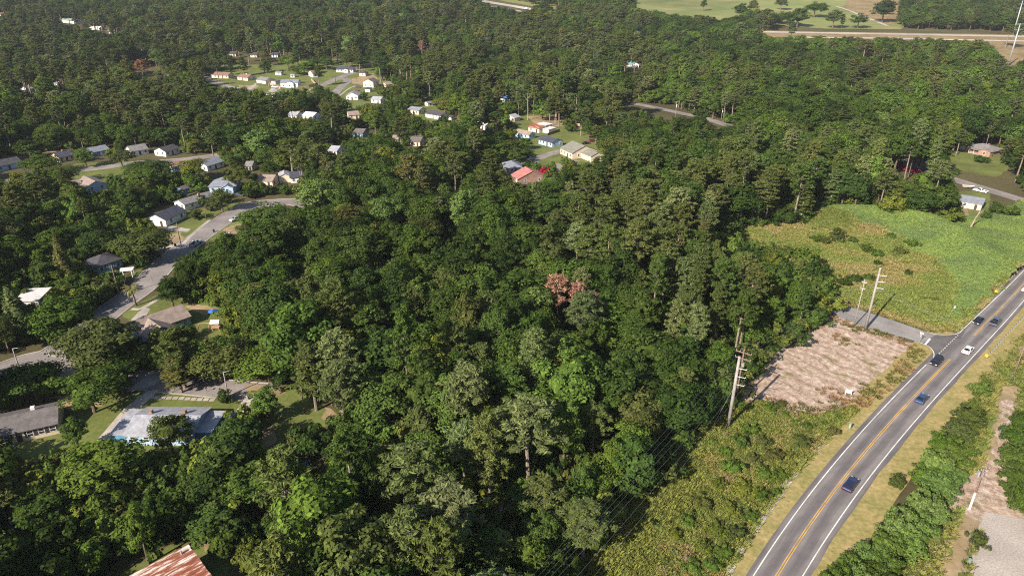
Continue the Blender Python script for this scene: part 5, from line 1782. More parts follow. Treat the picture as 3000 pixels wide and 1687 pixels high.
# row of bushy young trees beside the main road
ROW = [(2835, 1210, 4.5, 7, 'grey-green'), (2872, 1140, 3, 5, 'fresh green'), (2800, 1255, 5, 7, 'grey-green'), (2765, 1300, 5, 7, 'mid green'), (2800, 1320, 5, 7, 'mid green'), (2740, 1350, 5.5, 8, 'fresh green'), (2790, 1380, 5, 7, 'fresh green'), (2700, 1400, 5, 6, 'mid green'),
       (2745, 1425, 5.5, 8, 'fresh green'), (2690, 1470, 5.5, 8, 'fresh green'), (2735, 1500, 5, 7, 'fresh green'), (2640, 1530, 5, 7.5, 'fresh green'), (2695, 1545, 5, 7, 'fresh green'), (2600, 1590, 4.6, 7, 'mid green'), (2650, 1600, 4.6, 7, 'fresh green'),
       (2560, 1640, 4.4, 6.5, 'fresh green'), (2610, 1655, 4.4, 6.5, 'mid green'), (2500, 1660, 3.6, 5.5, 'mid green'), (2530, 1700, 4.2, 6, 'fresh green'), (2460, 1690, 3.6, 5, 'mid green'), (2590, 1705, 4.4, 6, 'deep green'), (2620, 1400, 3, 4.2, 'grey-green'), (2440, 1715, 3, 4, 'mid green')]
ORD = ["first", "second", "third", "fourth", "fifth", "sixth", "seventh", "eighth", "ninth", "tenth", "eleventh", "twelfth", "thirteenth", "fourteenth", "fifteenth", "sixteenth", "seventeenth", "eighteenth", "nineteenth", "twentieth", "twenty-first", "twenty-second", "twenty-third"]
for i, (x, y, h, w, tone) in enumerate(sorted(ROW, key=lambda q: q[1])):
    hero('young', x + random.uniform(-12, 12), y + random.uniform(-10, 10), h * random.uniform(.75, 1.2), w * random.uniform(.7, 1.12), {'mid green': 'fresh green', 'deep green': 'mid green'}.get(tone, 'bright green' if tone == 'fresh green' else 'olive' if tone == 'grey-green' else tone), f"leafy bushy tree, {ORD[i]} from the far end of the roadside row", group="bushy young trees in the roadside row", cat="young tree")
LANDMARKS.append(("bushy roadside row", 2720, 1420))
for i, (x, y, h, w) in enumerate(((2985, 1285, 5, 7), (2978, 1340, 5, 7), (2992, 1400, 5, 7), (3005, 1460, 5, 7), (2995, 1235, 4, 5))):
    hero('young', x, y, h, w, 'mid green', f"mid green bushy tree at the right picture edge, {ORD[i]} listed top to bottom" if False else f"deep green bushy tree at the right edge beside the sand, {['second', 'third', 'fourth', 'fifth', 'first'][i]} from the top", group="bushy trees at the right edge", cat="young tree")
# meadow and slope shrubs
for i, (x, y, w, tone, l) in enumerate([(2540, 728, 5, 'mid green', "green shrub in the middle of the meadow, left of a twin"), (2572, 742, 5, 'mid green', "green shrub in the middle of the meadow, right of a twin"), (2672, 712, 5, 'fresh green', "fresh green shrub at the foot of the vine bank"), (2573, 772, 3, 'dark green', "small dark shrub just above the tall pale pole's tip"),
                                       (2500, 702, 4, 'mid green', "shrub in the brown weeds left of the vine bank"), (2395, 700, 5, 'mid green', "shrub near the meadow's left upper edge"), (2450, 690, 7, 'olive', "wide olive shrub between meadow and vine bank"), (2398, 735, 2, 'bright green', "tiny bright bush alone in the left meadow"), (2420, 705, 5, 'olive', "olive shrub right of the meadow's left edge shrub"),
                                       (2470, 825, 5, 'dark green', "dark shrub beside the pines where the side road vanishes"), (2505, 815, 5, 'deep green', "dark shrub a little right of the pines by the side road"), (2545, 812, 4, 'deep green', "shrub behind the slender green-grey pole"), (2660, 800, 3, 'deep green', "small dark shrub in the meadow's middle right"), (2610, 690, 4, 'fresh green', "fresh green shrub on the bank's left flank"), (2640, 735, 5, 'olive', "olive shrub right of the meadow twin")]):
    hero('shrub', x, y, w * .55, w, tone, l, group="meadow shrubs", cat="shrub")
SL = [(2255, 1195, 5), (2290, 1180, 4), (2200, 1260, 6), (2175, 1290, 6), (2235, 1290, 5), (2330, 1240, 4), (2370, 1250, 4), (2440, 1262, 5), (2350, 1290, 5), (2260, 1330, 6), (2205, 1345, 6), (2310, 1330, 4), (2150, 1370, 6), (2240, 1385, 6), (2290, 1390, 4), (2100, 1420, 5), (2180, 1430, 7), (2230, 1450, 5),
      (2060, 1470, 5), (2140, 1490, 6), (2200, 1510, 4), (2020, 1520, 4), (2100, 1550, 6), (2160, 1560, 5), (1980, 1570, 4), (2060, 1600, 5), (2120, 1620, 5), (2090, 1660, 5), (2030, 1660, 5), (1950, 1640, 3), (2300, 1215, 3), (2130, 1320, 4), (2415, 1240, 3), (2280, 1440, 3)]
for x, y, w in SL:
    tone = random.choice(['mid green', 'fresh green', 'fresh green', 'olive', 'yellow-green', 'brownish olive'])
    hero('shrub', x, y, w * random.uniform(.28, .4), w * random.uniform(.6, .9), tone, None, group="bushes on the brushy slope", cat="shrub")

# leafy trees lining the wood's edge above the slope
EDGE_ROW = [(2150, 1120), (2105, 1165), (2060, 1205), (2010, 1250), (1965, 1300), (1925, 1350), (1890, 1400), (1845, 1440), (1800, 1475), (1755, 1520), (1715, 1570), (1680, 1620), (1640, 1670), (1600, 1720), (2240, 1035), (2310, 990), (2380, 945)]
for i, (x, y) in enumerate(EDGE_ROW):
    p = at(x - 52, y - 8)
    h, w = random.uniform(7.5, 12), random.uniform(6, 8.5)
    tree("broadleaf_tree", BROAD[i % len(BROAD)], p, w / 9.6, h / 15.8, random.uniform(0, 6), random.choice(['fresh green', 'mid green', 'mid green', 'fresh green', 'olive']), "tree", None, "broadleaf trees of the wood")
    HERO_PX.append((p.x, p.y, w * .35))

# palm by the street
pb = at(399, 895)
ph = height_to((399, 895), (381, 848))
palm = thing("palm_tree", "lone palm tree with shaggy fronds beside the street at left", "palm tree", pb, 0)
MB().tube([(0, 0, -.2), (-.1, 0, ph * .5), (-.3, .1, ph)], [.32, .26, .22], 9).build("trunk", M['pale_bark'], palm, smooth=True)
fr_ = MB()
for k in range(9):
    t = k / 9.0
    w = .42 * math.sin(math.pi * min(1, .12 + t * .95)) + .03
    fr_.add([(t * 2.6, -w, .55 * math.sin(t * 1.6) - t * t * 1.35 - .1 * w), (t * 2.6, 0, .55 * math.sin(t * 1.6) - t * t * 1.35 + .08), (t * 2.6 + .22, 0, .55 * math.sin(t * 1.6 + .1) - t * t * 1.35 - .05), (t * 2.6 + .12, -w, .55 * math.sin(t * 1.6) - t * t * 1.35 - .14)], [(0, 1, 2, 3)])
    fr_.add([(t * 2.6, w, .55 * math.sin(t * 1.6) - t * t * 1.35 - .1 * w), (t * 2.6, 0, .55 * math.sin(t * 1.6) - t * t * 1.35 + .08), (t * 2.6 + .22, 0, .55 * math.sin(t * 1.6 + .1) - t * t * 1.35 - .05), (t * 2.6 + .12, w, .55 * math.sin(t * 1.6) - t * t * 1.35 - .14)], [(3, 2, 1, 0)])
fme = fr_.mesh("frond", M['leaf'])
for k in range(34):
    o = bpy.data.objects.new("frond", fme)
    link(o, palm)
    o.location = (-.3, .1, ph)
    o.rotation_euler = (0, random.uniform(-.7, .75), k * 2.4)
    o.scale = (random.uniform(.85, 1.1),) * 3
    o["tint"] = jitter((.16, .165, .06) if k % 3 else (.24, .2, .1), random)
LANDMARKS.append(("palm tree", 383, 870))

# bare trunks that stand out
for l, b, tp, r, lean in (("pale bare snag in the open yard behind the rusty workshop", (1627, 360), (1631, 305), .38, 0), ("tall thin pale trunk left of the bare yard", (1546, 352), (1552, 262), .25, 0), ("thick reddish trunk wrapped in vines above the bare yard's right side", (1687, 362), (1693, 286), .55, 0),
                          ("leaning pale dead trunk at the meadow's upper right edge", (2843, 667), (2878, 610), .3, 0), ("dead grey tree with bare branches above the right driveway", (2604, 562), (2611, 484), .45, 0), ("slim bare trunk rising among the centre pines", (1578, 305), (1582, 250), .22, 0),
                          ("pale trunk of a bare tree in the right middle wood", (1909, 450), (1911, 395), .45, 0), ("white branched dead tree in the upper wood left of the broad dome tree", (1332, 160), (1331, 110), .35, 0),
                          ("pale branchy snag poking from the lower middle wood, left of the pine twin", (1090, 1470), (1086, 1370), .3, 0), ("white branchy dead limbs right of the pine twin near the bottom", (1470, 1560), (1466, 1470), .3, 0), ("pale branchy trunk among the trees below the spreading tree", (1370, 1060), (1366, 965), .28, 0), ("white branchy snag at the wood's edge beside the slope", (1850, 1330), (1853, 1235), .28, 0),
                          ("grey branchy snag in the dark gap left of the rounded gap tree", (1115, 760), (1113, 680), .3, 0), ("leaning pale branchy trunk in the upper left wood, first of two", (190, 420), (172, 355), .4, 0), ("pale branchy trunk in the upper left wood, second of two", (212, 425), (214, 375), .35, 0)):
    h = height_to(b, tp)
    t = thing("bare_trunk", l, "dead tree", at(*b), random.uniform(0, 6), "bare trunks")
    tr = trunk_mb(h, r, fork=5 if 'branch' in l else 2, lean=0, seed=int(b[0]))
    tr.build("trunk", M['dead_wood'] if 'reddish' not in l else M['pale_bark'], t)
    if 'leaning' in l:
        t.rotation_euler.z = 0
        t.rotation_euler.y = .25
# ------------------------------------------------------------------ the wood
CLEAR = [RIGHT_OPEN] + HULLS + [
    [(2790, 430), (2930, 455), (2960, 500), (2985, 555), (2830, 522), (2800, 480)], [(2622, 472), (2718, 464), (2718, 510), (2645, 512)], [(2822, 522), (2900, 547), (2900, 610), (2875, 632), (2822, 632)],
    [(300, 1290), (570, 1275), (570, 1315), (300, 1325)], [(1850, 296), (2000, 318), (2030, 335), (2025, 350), (1990, 345), (1850, 318)], [(2075, 340), (2095, 340), (2130, 358), (2125, 372), (2080, 360)], [(2825, 520), (2895, 545), (2895, 575), (2870, 605), (2825, 605)],
    [(0, 1035), (60, 1020), (140, 1035), (150, 1060), (200, 1072), (160, 1090), (120, 1085), (60, 1100), (0, 1125)],
    [(305, 915), (330, 890), (400, 850), (445, 830), (440, 850), (380, 905), (330, 925)], [(395, 805), (450, 790), (450, 830), (400, 850)],
    [(385, 905), (460, 885), (520, 875), (600, 890), (655, 915), (650, 975), (600, 985), (560, 940), (530, 925), (480, 925), (470, 975), (425, 975), (415, 935), (385, 940)],
    [(300, 1270), (370, 1195), (430, 1150), (450, 1120), (700, 1115), (770, 1130), (740, 1150), (680, 1220), (640, 1215), (570, 1205), (470, 1210), (410, 1215), (370, 1240), (330, 1280)],
    [(310, 1280), (400, 1205), (600, 1215), (590, 1245), (540, 1290), (430, 1300), (370, 1310)], [(660, 1215), (690, 1210), (690, 1240), (660, 1240)],
    [(0, 1225), (210, 1175), (330, 1165), (300, 1230), (250, 1260), (180, 1250), (150, 1290), (60, 1330), (0, 1335)],
    [(720, 1130), (880, 1140), (1000, 1200), (1000, 1250), (940, 1260), (900, 1230), (840, 1270), (800, 1290), (760, 1270), (790, 1230), (800, 1190)], [(770, 1260), (810, 1245), (840, 1300), (800, 1330), (770, 1290)],
    [(250, 1700), (400, 1640), (560, 1570), (620, 1560), (640, 1610), (690, 1720), (690, 2000), (250, 2000)], [(0, 1560), (60, 1530), (85, 1590), (0, 1610)], [(0, 1505), (35, 1515), (35, 1530), (0, 1530)],
    [(250, 765), (300, 740), (360, 755), (330, 790), (285, 785)], [(355, 780), (400, 780), (395, 815), (360, 815)],
    [(545, 725), (590, 690), (640, 680), (690, 690), (710, 660), (715, 610), (690, 600), (620, 620), (560, 650), (510, 650), (450, 690), (440, 720), (490, 735)],
    [(424, 632), (478, 600), (512, 614), (512, 640), (485, 662), (430, 660)], [(508, 590), (572, 556), (592, 572), (560, 590), (542, 600), (538, 616), (515, 612)],
    [(596, 541), (661, 517), (697, 540), (700, 570), (665, 560), (640, 548)], [(213, 525), (276, 504), (315, 537), (312, 555), (260, 567), (245, 550)], [(205, 505), (240, 495), (350, 480), (360, 495), (290, 500), (215, 520)],
    [(0, 465), (72, 453), (62, 490), (0, 500)], [(175, 442), (214, 435), (214, 465), (195, 475)], [(275, 432), (322, 421), (318, 440), (285, 448)], [(370, 440), (385, 420), (422, 413), (434, 430), (433, 448), (400, 448)],
    [(485, 432), (522, 420), (522, 438), (500, 450)], [(608, 480), (650, 465), (648, 482), (630, 492)], [(505, 480), (535, 473), (540, 488), (515, 510)], [(755, 519), (779, 510), (796, 526), (790, 530)],
    [(816, 514), (840, 512), (872, 500), (889, 516), (885, 535), (850, 530)], [(830, 595), (868, 582), (868, 600), (850, 605)],
    [(600, 225), (625, 207), (667, 208), (700, 213), (745, 215), (800, 222), (850, 222), (890, 240), (905, 212), (918, 212), (926, 240), (960, 228), (985, 192), (1035, 192), (1070, 200), (1065, 230), (1095, 232), (1095, 255), (1085, 275), (1055, 262), (1050, 300), (1075, 300), (1030, 320), (1015, 300), (1005, 275),
     (985, 275), (960, 255), (930, 245), (890, 262), (860, 265), (800, 270), (790, 268), (760, 260), (720, 262), (690, 252), (660, 255), (620, 245)],
    [(1088, 290), (1092, 280), (1114, 283), (1112, 297)], [(1194, 318), (1199, 308), (1240, 314), (1240, 330), (1225, 336), (1195, 331)], [(1246, 331), (1252, 321), (1307, 330), (1303, 345), (1290, 352), (1246, 343)], [(1285, 375), (1300, 362), (1298, 383), (1288, 388)],
    [(1515, 345), (1560, 330), (1640, 350), (1650, 365), (1640, 400), (1700, 385), (1730, 395), (1690, 410), (1640, 412), (1640, 425), (1665, 413), (1702, 430), (1755, 440), (1758, 450), (1720, 460), (1680, 460), (1640, 450), (1600, 440), (1575, 425), (1550, 405), (1535, 395), (1530, 375), (1540, 365)],
    [(1540, 475), (1630, 440), (1640, 450), (1560, 480)], [(1622, 475), (1643, 475), (1638, 498), (1622, 508)], [(1470, 465), (1515, 463), (1532, 490), (1530, 500), (1500, 490)], [(1498, 510), (1533, 496), (1558, 500), (1530, 515), (1515, 528)],
    [(1850, 192), (1860, 183), (1874, 187), (1872, 198), (1855, 202)], [(1870, 306), (2000, 327), (2025, 340), (1990, 335), (1900, 318)], [(2080, 347), (2095, 347), (2125, 363), (2118, 367)], [(1710, 418), (1745, 408), (1745, 418), (1715, 425)],
    [(2815, 425), (2860, 408), (2915, 430), (2905, 450), (2930, 470), (2900, 498), (2850, 490), (2825, 455)], [(2832, 533), (2885, 550), (2885, 566), (2880, 580), (2865, 598), (2835, 600), (2830, 570)], [(2958, 567), (3000, 582), (3000, 598), (2958, 583)],
    [(2635, 482), (2708, 472), (2698, 503), (2675, 508)], [(2240, 95), (2360, 97), (3010, 104), (3010, 128), (2930, 126), (2920, 117), (2400, 106), (2240, 103)], [(2925, 125), (3010, 125), (3010, 165), (2965, 185), (2940, 165)], [(1395, 0), (1430, 0), (1550, 22), (1545, 30), (1520, 34), (1480, 22)],
    [(1860, 0), (1880, 22), (1960, 38), (2150, 52), (2170, 30), (2320, 20), (2365, 38), (2360, 62), (2400, 64), (2455, 18), (2600, 55), (2608, 74), (2590, 74), (2480, 40), (2470, 15), (2620, 10), (2640, 0)],
    [(150, 50), (170, 46), (218, 52), (222, 64), (212, 70), (175, 62)], [(264, 76), (288, 80), (288, 87), (267, 84)], [(318, 90), (336, 86), (336, 98), (322, 98)],
    [(60, 870), (110, 860), (112, 885), (80, 890)], [(80, 255), (100, 250), (102, 262), (86, 268)], [(1540, 20), (1552, 22), (1550, 30), (1538, 28)]]
NOBASE_PX = [[(-200, 1190), (-60, 1140), (60, 1100), (170, 1080), (260, 1010), (350, 930), (450, 850), (500, 795), (560, 745), (640, 690), (740, 640), (900, 625), (900, 575), (800, 570), (690, 590), (600, 640), (500, 715), (400, 810), (300, 890), (200, 970), (100, 1020), (-60, 1060), (-200, 1100)],
             [(160, 1060), (400, 1095), (600, 1120), (850, 1135), (850, 1165), (600, 1155), (400, 1140), (160, 1090)], [(-120, 575), (60, 545), (320, 503), (640, 465), (640, 445), (320, 477), (60, 508), (-120, 545)],
             [(2800, 513), (3120, 606), (3120, 640), (2800, 550)], [(1800, 285), (2200, 380), (2200, 405), (1800, 310)], [(2200, 80), (3100, 95), (3100, 140), (2200, 115)], [(1330, -30), (1640, 28), (1640, 60), (1330, 10)],
             [(1840, -60), (1850, 30), (2400, 80), (2640, 85), (2640, -60)]]
PINES_PX = [([(1180, 500), (1500, 490), (2000, 560), (2420, 640), (2460, 900), (2200, 1110), (2030, 1180), (1850, 950), (1600, 760), (1300, 600)], .86), ([(0, 60), (560, 60), (560, 420), (0, 420)], .62), ([(560, 60), (1900, 60), (1900, 430), (560, 430)], .48),
            ([(1900, 130), (3010, 130), (3010, 480), (2200, 480)], .2), ([(880, 480), (1500, 560), (1500, 960), (900, 960)], .27)]
r = np.random.default_rng(5)


def scatter(y0, y1, s, margin=50):
    gx = np.arange(-0.85 * y1 - margin, 0.85 * y1 + margin, s)
    gy = np.arange(y0, y1, s)
    X, Y = np.meshgrid(gx, gy)
    X = X + (np.arange(X.shape[0]) % 2)[:, None] * s * .5
    X = (X + r.uniform(-.4, .4, X.shape) * s).ravel()
    Y = (Y + r.uniform(-.4, .4, Y.shape) * s).ravel()
    k = np.abs(X) < .82 * Y + margin
    return X[k], Y[k]


parts_xy = [scatter(18, 300, 6.7), scatter(300, 560, 8.4, 40), scatter(560, 1500, 11.5, 40)]
X = np.concatenate([p[0] for p in parts_xy]); Y = np.concatenate([p[1] for p in parts_xy])
n = len(X)
Z = hill(Y)
bx, by, bd = project(np.stack([X, Y, Z], 1))
ok = np.ones(n, bool)
big = np.sin(X * .021 + 1.7 * np.sin(Y * .017)) + np.sin(Y * .027 + 1.3 * np.sin(X * .019))     # slow variation over the wood
pp = np.full(n, .14)
for poly, v in PINES_PX:
    pp[inside(poly, bx, by)] = v
pine = r.random(n) < np.clip(pp + .13 * big, .03, .95)
hgt = np.where(pine, r.normal(19.5, 2.4, n), r.normal(14.5, 2.6, n)) + big * .8
wid = np.where(pine, r.normal(8.4, 1.3, n), r.normal(11.2, 2.1, n))
sub = np.zeros(n, bool)
for poly in SUBURB:
    sub |= inside(poly, bx, by)
hgt[sub] *= np.where(pine[sub], .85, .72)
wid[sub] *= .95
giant = ~pine & ~sub & (r.random(n) < .13)
wid[giant] *= 1.4
hgt[giant] *= 1.18
small = r.random(n) < .16
wid[small] *= .68
hgt[small] *= .74
ok &= ~(sub & (r.random(n) < .42))
wid *= np.interp(Y, [280, 420, 560, 900], [1, 1.1, 1.3, 1.55])
hgt *= np.interp(Y, [400, 900], [1, 1.1])
low = inside([(-300, 1290), (300, 1290), (560, 1320), (760, 1300), (700, 1800), (-300, 1800)], bx, by)
hgt[low] *= .75
el = np.array([at(*p)[:2] for p in EDGE_ROW])
ed = np.min(np.hypot(X[:, None] - el[None, :, 0], Y[:, None] - el[None, :, 1]), 1)
hgt = np.where((ed < 13) & (by > 1120), np.minimum(hgt, 12.5), hgt)
edge_pine = pine & inside([(1850, 900), (2450, 740), (2470, 900), (2190, 1120), (2000, 1300)], bx, by)
wid[edge_pine] *= .8
clump = np.sin(X * .105 + 1.8 * np.sin(Y * .061)) * .6 + np.sin(Y * .12 + 1.6 * np.sin(X * .073 + 1)) * .6
hgt *= 1 + .17 * clump * np.interp(Y, [150, 500], [.5, 1.2])
ok &= ~((clump < -.72) & (r.random(n) < .45) & ~sub)
hgt = np.clip(hgt, 6, 29); wid = np.clip(wid, 4.0, 21)
# edge of the pines along the open land keeps slim trees
for poly in NOBASE_PX:
    ok &= ~inside(poly, bx, by)
KEEPA = [np.array([[q.x, q.y] for q in k]) for k in KEEP]
for k in KEEPA:
    ok &= ~inside(k, X, Y)
lo = np.where(pine, .5, .3)
samples = [(0, .99), (0, .85), (-.3, .9), (.3, .9), (-.42, .75), (.42, .75), (0, .62), (-.5, .55), (.5, .55), (-.25, .65), (.25, .65), (-.3, .4), (.3, .4), (0, .45)]
for dx, f in samples:
    f2 = lo + (1 - lo) * (f - .3) / .7
    px, py, _ = project(np.stack([X + dx * wid, Y, Z + hgt * f2], 1))
    bad = np.zeros(n, bool)
    for poly in CLEAR:
        bad |= inside(poly, px, py)
    ok &= ~bad
ok &= ~inside(RIGHT_OPEN, bx, by)
for hx, hy, hr in HERO_PX:
    ok &= (X - hx) ** 2 + (Y - hy) ** 2 > (hr * .8 + 1.2) ** 2
# hero trees must stay visible: nothing big right in front of a few of them
for hx, hy, hw, hh in ((1634, 848, 38, 28), (1693, 862, 26, 28), (1725, 897, 32, 28), (1495, 655, 34, 40), (1248, 800, 28, 45), (1545, 1255, 55, 60), (1205, 1400, 60, 75), (1318, 1500, 60, 75), (383, 870, 30, 35), (413, 192, 18, 20), (1235, 133, 14, 16), (1322, 300, 25, 20), (945, 560, 60, 40)):
    for f in (.95, .7, .5):
        for dx in (-.4, 0, .4):
            px, py, d = project(np.stack([X + dx * wid, Y, Z + hgt * f], 1))
            ok &= ~((np.abs(px - hx) < hw) & (np.abs(py - hy) < hh) & (d < at(hx, hy, 14).length - 3))
# houses, lawns and roofs that lie in the sun: no tree stands between them and it
sd = np.array([to_sun.x, to_sun.y]); sd = sd / np.linalg.norm(sd)
tn = math.tan(SUN_EL)
SUNLIT = [(k.mean(0), 6.0, 2.0) for k in KEEPA] + [(np.array(at(*p)[:2]), rr, 0.5) for p, rr in (((510, 1180), 7), ((620, 1180), 6), ((850, 1190), 7), ((900, 1220), 6), ((590, 670), 8), ((640, 640), 8), ((450, 890), 5), ((610, 920), 5), ((560, 1650), 10), ((480, 1690), 10), ((440, 710), 6), ((240, 500), 8), ((320, 485), 8),
    ((380, 1230), 6), ((680, 260), 20), ((760, 262), 20), ((850, 268), 22), ((920, 262), 20), ((1010, 250), 20), ((1600, 380), 16), ((1650, 400), 14), ((1600, 460), 10), ((1930, 320), 20), ((1990, 330), 18), ((2870, 480), 14), ((2860, 555), 10), ((60, 1080), 7), ((380, 870), 6), ((2240, 690), 8), ((2300, 720), 10), ((2350, 1000), 3), ((2300, 1100), 8), ((2250, 1150), 8))]
for q, rad, qz in SUNLIT:
    al = (X - q[0]) * sd[0] + (Y - q[1]) * sd[1]
    pe = np.abs((X - q[0]) * sd[1] - (Y - q[1]) * sd[0])
    ok &= ~((al > 0) & (al < 32) & (pe < rad + wid * .42) & (al * tn + qz < hgt))
# dark gaps in the wood that the photo shows
for gx, gy, ga, gb in ((1330, 760, 60, 60), (1140, 850, 55, 45), (1480, 960, 40, 30), (480, 260, 45, 25), (900, 880, 60, 40), (1130, 1480, 40, 60), (600, 1420, 50, 35)):
    ok &= ~((((bx - gx) / ga) ** 2 + ((by - gy) / gb) ** 2) < 1)
X, Y, Z, pine, hgt, wid, sub, big = (a[ok] for a in (X, Y, Z, pine, hgt, wid, sub, big))
n = len(X)
cxp, cyp, cd = project(np.stack([X, Y, Z + hgt * .66], 1))
tone_names = list(TONES)
PB = ['dark green', 'deep green', 'mid green', 'fresh green', 'olive', 'yellow-green', 'bright green']
PP = ['olive', 'grey-green', 'brownish olive', 'deep green', 'pale grey-green']
tone = np.empty(n, object)
pb = np.array([.16, .3, .28, .1, .1, .04, .02]); pq = np.array([.5, .24, .05, .15, .06])
tone[~pine] = r.choice(PB, (~pine).sum(), p=pb / pb.sum())
tone[pine] = r.choice(PP, pine.sum(), p=pq / pq.sum())
fresh_up = ~pine & (inside([(1700, 100), (3010, 100), (3010, 480), (2300, 480), (1900, 330)], bx[ok], by[ok])) & (r.random(n) < .5)
tone[fresh_up] = 'fresh green'
rot = r.uniform(0, 6.28, n)
tint = np.array([jitter(TONES[t], random, .16) for t in tone])
tint *= (1 + .1 * big)[:, None].clip(.75, 1.3)
edge_pine = edge_pine[ok]
which = np.where(edge_pine, r.choice([1, 4, 4, 3], n), np.where(pine, r.integers(0, len(PINE), n), 0)) + np.where(pine, 0, r.integers(0, len(BROAD), n))
SX = np.where(pine, wid / 7.4, wid / 9.6)
SZ = np.where(pine, hgt / 21.3, hgt / 15.8)
# the largest 280 of either kind become trees of their own
size = wid * hgt / cd ** 2
vis = (cxp > -30) & (cxp < 3030) & (cyp > -20) & (cyp < 1740)
single = np.zeros(n, bool)
for sel in (pine, ~pine):
    k = np.where(sel & vis)[0]
    single[k[np.argsort(-size[k])[:280 if sel is pine else 250]]] = True
for i in np.where(single)[0]:
    p = bool(pine[i])
    tree("pine_tree" if p else "broadleaf_tree", (PINE if p else BROAD)[which[i]], (X[i], Y[i], Z[i]), SX[i], SZ[i], rot[i], tone[i], "pine" if p else "tree", None,
         "pines of the wood" if p else "broadleaf trees of the wood", tint=tuple(float(c) for c in tint[i]), lean=random.uniform(-.04, .04))


def instancer(name, meshes, P, rz, sc, kind, tints, label, cat):
    """ONE object that sets copies of the given meshes at many points"""
    me = bpy.data.meshes.new(name)
    n = len(P)
    me.vertices.add(n)
    me.vertices.foreach_set("co", np.asarray(P, np.float32).ravel())
    for nm, ty, key, arr in (("turn", 'FLOAT_VECTOR', "vector", np.stack([np.zeros(n), np.zeros(n), rz], 1)), ("size", 'FLOAT_VECTOR', "vector", sc), ("tint", 'FLOAT_VECTOR', "vector", tints), ("pick", 'INT', "value", kind)):
        a = me.attributes.new(nm, ty, 'POINT')
        a.data.foreach_set(key, np.asarray(arr, np.int32 if ty == 'INT' else np.float32).ravel())
    o = bpy.data.objects.new(name, me)
    link(o)
    ng = bpy.data.node_groups.new(name, 'GeometryNodeTree')
    ng.interface.new_socket("Geometry", in_out='INPUT', socket_type='NodeSocketGeometry')
    ng.interface.new_socket("Geometry", in_out='OUTPUT', socket_type='NodeSocketGeometry')
    N, Lk = ng.nodes, ng.links
    gi, go = N.new("NodeGroupInput"), N.new("NodeGroupOutput")
    join = N.new("GeometryNodeJoinGeometry")

    def attr(nm, ty):
        a = N.new("GeometryNodeInputNamedAttribute")
        a.data_type = ty
        a.inputs["Name"].default_value = nm
        return a.outputs["Attribute"]
    turn, size_, pick = attr("turn", 'FLOAT_VECTOR'), attr("size", 'FLOAT_VECTOR'), attr("pick", 'INT')
    for k, m_ in enumerate(meshes):
        src = bpy.data.objects.new(name + "_source", m_)
        oi = N.new("GeometryNodeObjectInfo")
        oi.inputs["Object"].default_value = src
        oi.inputs["As Instance"].default_value = True
        cmp_ = N.new("FunctionNodeCompare")
        cmp_.data_type = 'INT'
        cmp_.operation = 'EQUAL'
        Lk.new(pick, cmp_.inputs["A"] if cmp_.inputs["A"].type == 'INT' else [s for s in cmp_.inputs if s.type == 'INT'][0])
        [s for s in cmp_.inputs if s.type == 'INT'][1].default_value = k
        ip = N.new("GeometryNodeInstanceOnPoints")
        Lk.new(gi.outputs[0], ip.inputs["Points"])
        Lk.new(cmp_.outputs[0], ip.inputs["Selection"])
        Lk.new(oi.outputs["Geometry"], ip.inputs["Instance"])
        e2r = N.new("FunctionNodeEulerToRotation")
        Lk.new(turn, e2r.inputs[0])
        Lk.new(e2r.outputs[0], ip.inputs["Rotation"])
        Lk.new(size_, ip.inputs["Scale"])
        Lk.new(ip.outputs[0], join.inputs[0])
    Lk.new(join.outputs[0], go.inputs[0])
    md = o.modifiers.new("scatter", 'NODES')
    md.node_group = ng
    return tag(o, label, cat, None, 'stuff')


rest = ~single
for sel, lib, nm, lab in ((pine, PINE, "pine_forest", "the smaller and farther pines of the wood, seen as one dark canopy"), (~pine, BROAD, "broadleaf_forest", "the smaller and farther broadleaf trees of the wood, seen as one green canopy")):
    k = rest & sel
    instancer(nm, [p.whole for p in lib], np.stack([X, Y, Z], 1)[k], rot[k], np.stack([SX, SX, SZ], 1)[k], which[k], tint[k], lab, "forest")

# undergrowth along the wood's floor and edges
ux, uy = [np.concatenate(a) for a in zip(scatter(40, 300, 3.9, 20), scatter(300, 620, 7.5, 20))]
m_ = len(ux)
px, py, _ = project(np.stack([ux, uy, hill(uy) + 2], 1))
gx_, gy_, _ = project(np.stack([ux, uy, hill(uy)], 1))
s_all = r.uniform(.9, 2.3, m_)
tests = [project(np.stack([ux + dx * s_all, uy, hill(uy) + zz * s_all], 1))[:2] for dx, zz in ((0, 2.9), (-1.6, 1.5), (1.6, 1.5), (0, 1.0))]
k = ~inside(RIGHT_OPEN, px, py) & ~inside(RIGHT_OPEN, gx_, gy_)
for poly in CLEAR[1:] + NOBASE_PX:
    k &= ~inside(poly, px, py) & ~inside(poly, gx_, gy_)
    for tx, ty in tests:
        k &= ~inside(poly, tx, ty)
for q in KEEPA:
    k &= ~inside(q, ux, uy)
ux, uy = ux[k], uy[k]
m_ = len(ux)
ut = np.array([jitter(TONES[random.choice(['dark green', 'deep green', 'mid green', 'fresh green', 'olive', 'yellow-green'])], random, .2) for _ in range(m_)])
s_ = s_all[k]
instancer("undergrowth", [p.whole for p in SHRUB], np.stack([ux, uy, hill(uy)], 1), r.uniform(0, 6.28, m_), np.stack([s_, s_, s_ * r.uniform(.7, 1.3, m_)], 1), r.integers(0, 3, m_), ut, "leafy undergrowth along the floor and edges of the wood", "undergrowth")

